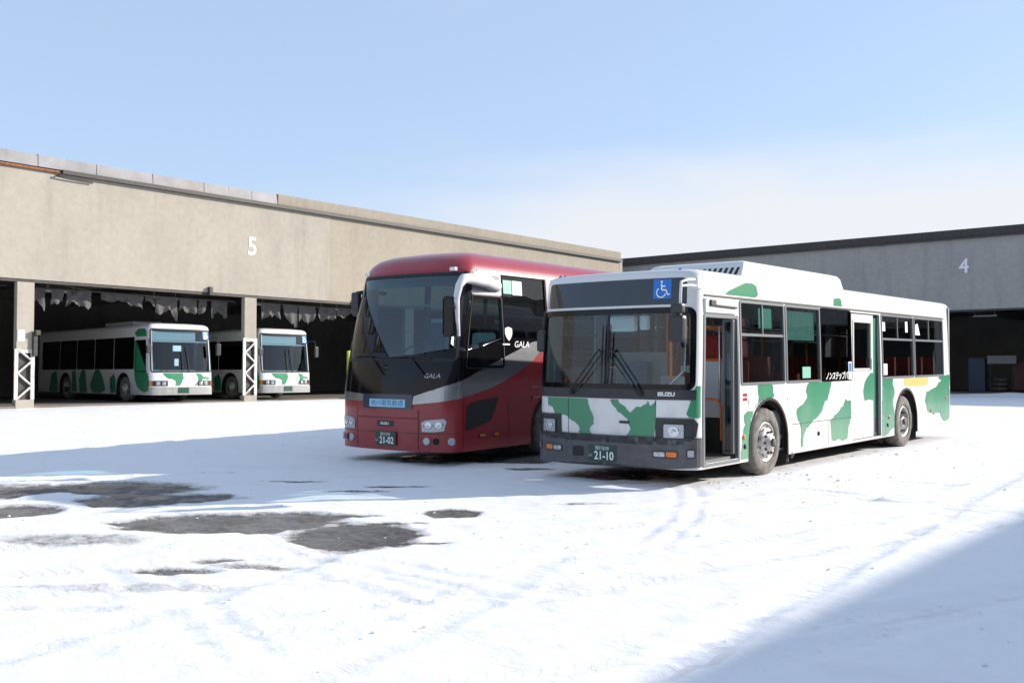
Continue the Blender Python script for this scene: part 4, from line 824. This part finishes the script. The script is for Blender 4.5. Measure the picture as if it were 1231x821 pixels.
    b = B(); spoly(b, rr(-2*A+.22, 2.86, -.22, 3.05, .05)[0], Wp, -.012, 0, .06, cutv=.1, smooth=True); b.build('sun_band', glass('sun_band_glass', (.05, .28, .28), 1.5), ws)
    for u0, u1, z0, z1 in ((-A-.85, -A+.0, 1.74, 1.66), (-A+.05, -A+.85, 1.72, 1.64)):
        b = B(); b.tube([Wp(u0, z0, .04), Wp((u0+u1)/2, z0+.02, .045), Wp(u1, z1+.06, .04)], .014, 6); wp = b.build('wiper', RUBBER, c); b = B(); b.tube([Wp((u0+u1)/2, z0+.02, .05), Wp(u1-.1, 1.45, .04)], .012, 6); b.build('wiper_arm', RUBBER, wp)
    text('maker_lettering', 'GALA', .10, -A+.88, 1.43, Wp, SILVER, c, off=.010, sx=1.1, shear=.2)
    # door and first windows
    w = window(c, (DR[0]-.02, DR[1]-.03, DR[2]+.02, DR[3]+.03), S, SIDEG, fr_mat=BLACKP, w=.05, rad=.08, name='door_window')
    b = B(); ring(b, (b0+.0, 1.545, b0+1.10, 2.735), .012, S, .014, .01, .06); b.build('door_seal', RUBBER, c)
    for k, q in enumerate(SW): window(c, (q[0]-.012, q[1]-.012, q[2]+.012, q[3]+.012), S, DARKG, fr_mat=BLACKP, w=.02, rad=.02, off=.008)
    for q in RW: window(c, (q[0]-.02, q[1]-.02, q[2]+.02, q[3]+.02), SR, DARKG, fr_mat=BLACKP, w=.03, off=.008)
    decal(c, 'silver_pillar', rr(b0+2.44, 1.5, b0+2.60, 3.12, .02)[0], S, SILVER, .010)
    decal(c, 'black_strip', rr(b0+2.6, 1.55, 11.2, 1.735, .02)[0], S, BLACKP, .004, cut=1); decal(c, 'silver_strip', rr(b0+2.3, 1.40, 11.2, 1.53, .01)[0], S, SILVER, .004, cut=1)
    decal(c, 'permit_sticker', rr(b0+1.15, 2.79, b0+1.39, 3.02, .01)[0], S, STICKG, .012); decal(c, 'permit_sticker', rr(b0+1.41, 2.78, b0+1.69, 3.02, .01)[0], S, STICK, .012)
    decal(c, 'shield_emblem', [(b0+1.24+x, 2.12+z) for x, z in ((-.10, .09), (0, .115), (.10, .09), (.10, 0), (.06, -.07), (0, -.12), (-.06, -.07), (-.10, 0))], S, STICK, .012)
    text('side_lettering', 'GALA', .15, b0+1.60, 1.94, S, LET, c, off=.012, sx=1.15, shear=.2); decal(c, 'lettering_bar', rr(b0+1.06, 1.93, b0+1.26, 1.955, .01)[0], S, LET, .012)
    text('fleet_number', '11', .12, b0+1.68, 1.35, S, SILVER, c, off=.006)
    decal(c, 'flap_outline', stroke([(b0+1.88, 1.22), (b0+2.12, 1.21), (b0+2.11, 1.04), (b0+1.90, 1.03)], .018), S, SILVER, .005)
    # nose details
    P = [(.08, .96), (.25, 1.02), (.60, 1.05), (.92, 1.08), (.82, .88), (.70, .70), (.32, .61), (.05, .57)]
    decal(c, 'side_intake', P, Wp, RUBBER, .008, .02)
    for g in (0, 1):
        mu = (lambda u: u) if not g else (lambda u: -2*A-u)
        hl = decal(c, 'headlamp', [(mu(p[0]), p[1]) for p in ((-.72, .70), (-.66, .735), (-.34, .765), (-.30, .72), (-.34, .575), (-.50, .555), (-.71, .555))], Wp, LENS, .014, .03, .04)
        decal(hl, 'lamp_divider', [(mu(p[0]), p[1]) for p in ((-.70, .645), (-.33, .665), (-.33, .675), (-.70, .655))], Wp, DARK, .017)
        for u in (-.60, -.43):
            pp = Vector(Wp(mu(u), .66, .016)); qq = Vector(Wp(mu(u), .66, .03)); bb = B(); bb.lathe([(.062, 0), (.058, .004), (.045, .001), (.02, .006), (.001, .008)], pp, qq-pp, 14); bb.build('reflector', BOWL, hl)
        for u in (-.625, -.225):
            b = B(); p = Vector(Wp(mu(u), .41, .0)); q = Vector(Wp(mu(u), .41, .02)); b.lathe([(.062, 0), (.062, .025), (.045, .03), (.001, .022)], p, q-p, 16, 0); b.build('fog_lamp', LENS, c)
        b = B(); p = Vector(Wp(mu(-.47), .41, .004)); q = Vector(Wp(mu(-.47), .41, .02)); b.disc(p, q-p, .055, 14); b.build('bumper_socket', UNDER, c)
    decal(c, 'nose_grille', rr(-1.63, .615, -1.28, .715, .02)[0], Wp, DARK, .010, .01, .05); text('nose_lettering', 'ISUZU', .055, -1.455, .665, Wp, CHROME, c, off=.014, sx=1.2)
    b = B()
    for u in (-2*A+.78, -.78): spoly(b, [(u-.005, .27), (u+.005, .27), (u+.005, .90), (u-.005, .90)], Wp, .004, 0)
    spoly(b, [(-2*A+.78, .755), (-.78, .755), (-.78, .765), (-2*A+.78, .765)], Wp, .004, 0, .05); spoly(b, [(-2*A+.1, .525), (-.05, .525), (-.05, .531), (-2*A+.1, .531)], Wp, .004, 0, .05)
    for u in (.0, 1.2): spoly(b, [(u-.005, .27), (u+.005, .27), (u+.005, 1.05), (u-.005, 1.05)], Wp, .004, 0)
    b.build('panel_gap', UNDER, c)
    number_plate(c, -A+.02, .43, Wp, '旭川230', 'い', '21-02')
    for u0, u1 in ((.40, .56), (.79, .93)): lamp(c, 'side_marker', (u0, .45, u1, .50), Wp, AMBER, .012)
    for u in (-2*A+.4, -.4): b = B(); p = Wp(u, 3.13, .01); b.box(p[0]-.06, p[0]+.06, p[1]-.03, p[1]+.03, p[2]-.02, p[2]+.04, c=.015); b.build('roof_marker', STICK, c)
    # mirrors
    b = B(); b.tube([(1.16, 1.42, 2.90), (1.30, .95, 2.94), (1.46, .35, 2.95), (1.53, .10, 2.93), (1.52, .0, 2.82), (1.49, -.03, 2.62)], [.10, .095, .085, .075, .06, .05], 12); b.tube([(1.49, -.03, 2.62), (1.48, 0, 2.3), (1.47, .05, 2.05)], [.05, .04, .025], 8); ma = b.build('mirror_arm', PALE, c)
    b = B(); b.box(1.26, 1.48, -.10, .02, 2.04, 2.66, c=.04); b.build('mirror', BLACKP, ma); b = B(); b.box(1.28, 1.46, .021, .027, 2.08, 2.62); b.build('mirror_glass', CHROME, ma); b = B(); b.lathe([(.001, -.05), (.06, -.03), (.07, 0), (.05, .03), (.001, .04)], (1.44, -.08, 2.50), (0, -1, 0), 12); b.build('round_mirror', RUBBER, ma)
    b = B(); b.tube([(-1.12, 1.2, 2.85), (-1.28, .9, 2.88), (-1.33, .68, 2.84)], .035, 8); mb = b.build('mirror_arm', DARK, c); b = B(); b.box(-1.42, -1.24, .62, .72, 2.50, 2.86, c=.04); b.build('mirror', DARK, mb)
    for y, f_ in ((2.95, True), (9.05, False)):
        for g in (1, -1): wheel(c, g*1.20, y, g, front=f_)
    for g in (1, -1): wheel(c, g*.89, 9.05, g, front=False)
    # inside
    b = B(); b.box(-1.12, 1.12, .55, 1.05, 1.30, 1.66, c=.06); b.box(-1.0, -.3, .9, 1.2, 1.55, 1.78, c=.05); b.build('dashboard', DARK, c)
    b = B(); b.tube([(-.62+.24*math.cos(a), 1.28+.10*math.sin(a), 1.72+.2*math.sin(a)) for a in [k*math.pi/10 for k in range(21)]], .016, 6); b.build('steering_wheel', RUBBER, c)
    b = B(); b.box(-1.15, 1.15, 3.3, 11.7, 1.28, 1.32); b.box(-1.1, 1.1, 3.3, 3.36, 1.32, 2.0); b.build('floor', FLOORM, c)
    s0 = None
    for x, y, z in [(-.62, 1.95, 1.25)]+[(sx*q, 4.2+.95*k, 1.3) for k in range(8) for sx in (-1, 1) for q in (.40, .88)]:
        if s0 is None:
            bb = seat_mesh(.44, .72); bb.box(-.19, .19, .095, .16, .93, 1.18, mi=2, c=.02); s = s0 = bb.build('seat', [SEATB, DARK, COVER], c)
        else: s = s0.copy(); COL.objects.link(s); s.parent = c
        s.location = (x, y, z)
    b = B(); b.box(.20, .75, 1.7, 1.95, 1.2, 1.75, c=.05); b.box(.24, .72, 1.9, 2.02, 1.7, 2.16, c=.07); b.build('guide_seat', COVER, c)
    b = B(); b.box(-1.0, 1.0, 3.45, 3.5, 2.95, 3.05); b.tube([(-.9, 1.3, 2.6), (-.2, 1.3, 2.62), (.3, 1.25, 2.6)], .02); b.build('overhead_rail', INNER, c)
    return c
coach()

# ------------------------------------------------------------------ older city buses standing in the garage
def parked_bus():
    sh = PARK; A = sh.arc; S = sh.side(-1); SL = sh.side(1); Wp = sh.wrap(1); Fr = sh.front
    p = empty('city_bus', 'older white and green bus parked in the garage bay between the two pillars', 'bus', MW(-33.3, 21.12, .605, R(84.5)), 'buses')
    RW = [(1.5, 1.25, 3.2, 2.42), (3.3, 1.25, 5.0, 2.42), (5.1, 1.25, 6.8, 2.42), (6.9, 1.25, 8.6, 2.42), (8.7, 1.25, 10.6, 2.42), (.45, 1.15, 1.3, 2.3)]
    b = B(); skin_box(b, sh, [(.35, .35, 1.3, 2.35)]+RW[:5], RW, [(-1.14, 1.14, 1.14, 2.70)], [], .27, 2.78, (2.35, 8.0))
    roof_cap(b, sh, [(0, 2.78), (.02, 2.83), (.06, 2.88), (.15, 2.92), (.5, 2.96), (.95, 2.98)]); b.build('body', [WHITE, INNER, UNDER], p)
    b = B(); b.box(-1.19, 1.19, .4, 10.3, .30, .5); b.box(-1.18, 1.18, .5, 10.3, .7, .75); b.build('underbody', UNDER, p)
    b = B(); ring(b, (-2*A+.08, 1.10, -.08, 2.735), .05, Wp, .008, .04, .10, step=.08); ws = b.build('windscreen', RUBBER, p)
    b = B(); spoly(b, rr(-2*A+.12, 1.14, -.12, 2.70, .07)[0], Wp, -.008, 0, .1, cutv=.1, smooth=True); b.build('pane', GLASS, ws)
    b = B(); b.box(-1.1, .62, .30, .5, 2.30, 2.64); b.box(-1.1, 1.1, .28, .52, 2.24, 2.29); b.build('destination_box', mat('blind_box', (.24, .29, .31), .5), p)
    wheelchair(p, (-.42, 2.36, -.14, 2.66), Wp)
    b = B(); spoly(b, [(-2*A+.02, .27), (-.02, .27), (-.02, .56), (-2*A+.02, .56)], Wp, .03, .05, .08); bp = b.build('bumper', mat('bumper_pale', (.30, .30, .29), .5, noise_amt=.2), p)
    for g in (0, 1):
        mu = (lambda u: u) if not g else (lambda u: -2*A-u)
        u0, u1 = sorted((mu(-.72), mu(-.16))); decal(p, 'lamp_surround', rr(u0, .60, u1, .80, .02)[0], Wp, RUBBER, .006, .01)
        for q in (-.58, -.36): u0, u1 = sorted((mu(q-.08), mu(q+.08))); lamp(p, 'headlamp', (u0, .63, u1, .77), Wp, LENS, .012)
        u0, u1 = sorted((mu(-.14), mu(-.04))); lamp(p, 'turn_signal', (u0, .62, u1, .78), Wp, AMBER, .012)
    for P in ([(-.80, 1.08), (-.02, 1.08), (.02, .9), (-.06, .74), (-.16, .60), (-.30, .62), (-.30, .78), (-.42, .86), (-.60, .88), (-.70, .96)], [(.50, 1.08), (.74, 1.06), (.82, .96), (1.08, .92), (1.10, .84), (.82, .86), (.72, .66), (.46, .60), (.60, .78), (.62, .92)]): decal(p, 'livery_patch', rag(P, .012, .04, .62, 1.06), Fr, GREEN, .003, cut=.06)
    for P in ([(.24, .42), (.7, .38), (1.15, .55), (1.4, .9), (1.46, 1.23), (1.46, 2.3), (1.34, 2.34), (1.33, 1.13), (.9, 1.12), (.42, 1.12), (.24, 1.0)], [(3.05, .35), (3.5, .30), (3.4, .6), (3.6, .9), (3.2, 1.05), (3.05, .8)], [(4.0, .45), (4.5, .3), (5.2, .32), (5.5, .6), (5.2, .9), (5.0, 1.2), (4.6, 1.22), (4.3, .95)], [(5.75, .32), (6.5, .32), (6.6, .8), (6.35, 1.2), (5.95, 1.2), (5.9, .8)], [(6.8, .32), (7.3, .32), (7.3, 1.15), (6.95, 1.2)], [(8.8, .32), (9.8, .32), (9.6, 1.0), (9.0, 1.2)], [(.35, 2.45), (1.3, 2.45), (1.5, 2.6), (1.2, 2.75), (.6, 2.74), (.38, 2.62)]): decal(p, 'livery_patch', rag(P, .02, .06), S, GREEN, .003, cut=.5); decal(p, 'livery_patch', rag(P, .02, .06), SL, GREEN, .003, cut=.5)
    for q in RW: window(p, (q[0]-.02, q[1]-.02, q[2]+.02, q[3]+.02), S, DARKG, fr_mat=BLACKP, w=.03, off=.008, slide=2.0)
    for q in RW[:5]: window(p, (q[0]-.02, q[1]-.02, q[2]+.02, q[3]+.02), SL, DARKG, fr_mat=BLACKP, w=.03, off=.008, slide=2.0)
    window(p, (.34, .34, 1.31, 2.36), SL, SIDEG, fr_mat=FRAME, w=.06, name='door')
    for s, x in ((0, -.02), (1, .24)):
        b = B(); b.tube([Wp(-A+x, 1.12, .04), Wp(-A+x*.7-.03, 2.05, .04)], .016, 6); b.build('wiper', RUBBER, p)
    b = B(); b.box(-1.12, 1.12, .40, .80, 1.0, 1.2, c=.05); b.build('dashboard', DASH, p)
    b = B(); b.box(-.22, .12, .42, .46, 1.90, 2.12, c=.02); b.box(-.15, .02, .42, .45, 1.35, 1.62, c=.01); b.build('windscreen_card', STICK, p)
    b = B(); b.tube([(-1.15, .3, 2.3), (-1.35, .0, 2.35), (-1.38, -.05, 1.95)], .018); b.box(-1.48, -1.28, -.1, -.02, 1.8, 2.1, c=.03); b.build('mirror', DARK, p)
    b = B(); b.tube([(1.15, .3, 2.4), (1.3, -.1, 2.45), (1.33, -.15, 2.1)], .018); b.box(1.24, 1.42, -.22, -.12, 1.75, 2.2, c=.03); b.build('mirror', DARK, p)
    s = seat_mesh().build('driver_seat', [SEATB, RUBBER], p); s.location = (-.65, 1.5, .75)
    for y, f_ in ((2.35, True), (8.0, False)):
        for g in (1, -1): wheel(p, g*1.20, y, g, front=f_)
    decal(p, 'number_plate', rr(-A-.22, .33, -A+.22, .54, .01)[0], Wp, PLATE, .036, .01)
    b = B(); b.box(-.6, .6, 3.0, 5.6, 2.95, 3.12, c=.05); b.build('roof_unit', WHITE, p)
    return p
pb = parked_bus()
p2 = copy_tree(pb); p2.matrix_world = MW(-33.75, 26.32, .605, R(88)); [bpy.data.objects.remove(q_) for q_ in list(p2.children) if q_.name.split('.')[0] in ('roof_unit', 'windscreen_card')]; p2['label'] = 'older white and green bus partly hidden by the second garage pillar'

# ------------------------------------------------------------------ small things in and around the garages
gpos = ground_z
b = B(); b.box(-.06, .06, -.06, .06, 0, 2.1, c=.01); b.box(-.13, .13, -.13, .13, -.01, .06, c=.01); o = b.build('guard_post', mat('lime_paint', (.36, .46, .05), .5, noise_amt=.2)); o.location = (-33.4, 29.35, gpos(-33.4, 29.35)+.02); tag(o, 'tall lime yellow post behind the left side of the red coach', 'post')
# workshop clutter in the dark bay of garage 4; its colours are darkened for shade
def ws_box(name, label, cat, x, y, parts):
    e = empty(name, label, cat, MW(x, y+3.2, .665, 0))
    for nm, m_, dims, c_ in parts: b = B(); b.box(*dims, c=c_); b.build(nm, m_, e)
    return e
ws_box('notice_board', 'pale board on legs inside the dark bay of garage 4', 'board', -14.2, 57.0, [('board', mat('board_pale', (.30, .30, .29), .6), (-.75, .75, -.03, .03, 1.55, 2.0), .01), ('leg', STEEL, (-.6, -.55, -.03, .03, 0, 1.549), 0), ('leg', STEEL, (.55, .6, -.03, .03, 0, 1.549), 0)])
ws_box('cabinet', 'dark red cabinet inside the dark bay of garage 4', 'cabinet', -13.3, 58.0, [('case', mat('cabinet_red', (.09, .02, .02), .5, noise_amt=.2), (-.45, .45, -.3, .3, .06, 1.7), .02), ('door', mat('cabinet_red_door', (.10, .022, .02), .5), (-.42, -.01, -.325, -.302, .1, 1.65), .005), ('door', mat('cabinet_red_door2', (.10, .022, .02), .5), (.01, .42, -.325, -.302, .1, 1.65), .005)])
ws_box('locker', 'blue steel locker next to the pale board in garage 4', 'locker', -15.6, 57.6, [('case', mat('locker_blue', (.03, .06, .12), .5, noise_amt=.2), (-.45, .45, -.25, .25, 0, 1.9), .015), ('door', mat('locker_door', (.035, .065, .12), .5), (-.42, .42, -.27, -.252, .06, 1.85), .005)])
ws_box('workbench', 'cluttered grey workbench at the back of garage 4', 'bench', -12.0, 59.5, [('top', SLAB, (-1.2, 1.2, -.4, .4, .86, .93), .01), ('leg', STEEL, (-1.15, -1.07, -.35, -.27, 0, .859), 0), ('leg', STEEL, (1.07, 1.15, -.35, -.27, 0, .859), 0), ('shelf', STEEL, (-1.1, 1.1, -.3, .3, .3, .34), 0)])
b = B(); b.lathe([(.16, 0), (.15, .05), (.05, .65), (.03, .7), (.001, .7)], (0, 0, 0), (0, 0, 1), 14); o = b.build('traffic_cone', YEL); o.location = (-12.35, 62.6, 1.60); tag(o, 'yellow cone standing on the workbench in garage 4', 'cone')
for k in range(3):
    b = B(); b.lathe([(.28, 0), (.33, .02), (.47, .05), (.49, .12), (.47, .21), (.33, .25), (.28, .26), (.28, 0)], (0, 0, 0), (0, 0, 1), 28); o = b.build('spare_tyre', TYRE); o.location = (-14.7+.03*k, 61.8, .665+.262*k); tag(o, ['bottom', 'middle', 'top'][k]+' tyre of the stack behind the pale board in garage 4', 'tyre', 'stacked tyres in garage 4')
# crumbs of packed snow and ice thrown off by the wheels
b = B(); rnd = random.Random(5); SP = []
for k in range(400):
    if k < 330: la, d = rnd.uniform(-7, 9), rnd.uniform(3.5, 22)
    else:
        cx, cy = rnd.choice([(3.6, 14.0), (7.3, 18.4), (2.6, 13.2), (4.2, 13.4), (6.3, 17.3)]); la, d = rnd.gauss(cx, .35), rnd.gauss(cy, .35)
    SP.append((RT[0]*la+FW[0]*d, RT[1]*la+FW[1]*d))
SZ = ground_field(np.array([p[0] for p in SP]), np.array([p[1] for p in SP]))[0]
for k, (X, Y) in enumerate(SP):
    z = float(SZ[k]); s = rnd.uniform(.005, .015)*(1.6 if k >= 330 and rnd.random() < .3 else 1); V = []
    for v in ((1, 0, 0), (-1, 0, 0), (0, 1, 0), (0, -1, 0), (0, 0, 1), (0, 0, -.6)): q = rnd.uniform(.6, 1.3)*s; V.append((X+v[0]*q*1.5, Y+v[1]*q*1.5, z+s*.3+v[2]*q))
    b.add(V, [(0, 2, 4), (2, 1, 4), (1, 3, 4), (3, 0, 4), (2, 0, 5), (1, 2, 5), (3, 1, 5), (0, 3, 5)])
o = b.build('snow_crumbs', mat('packed_snow', (.84, .85, .86), .7)); tag(o, 'small crumbs of packed snow scattered over the yard', 'snow', kind='stuff')
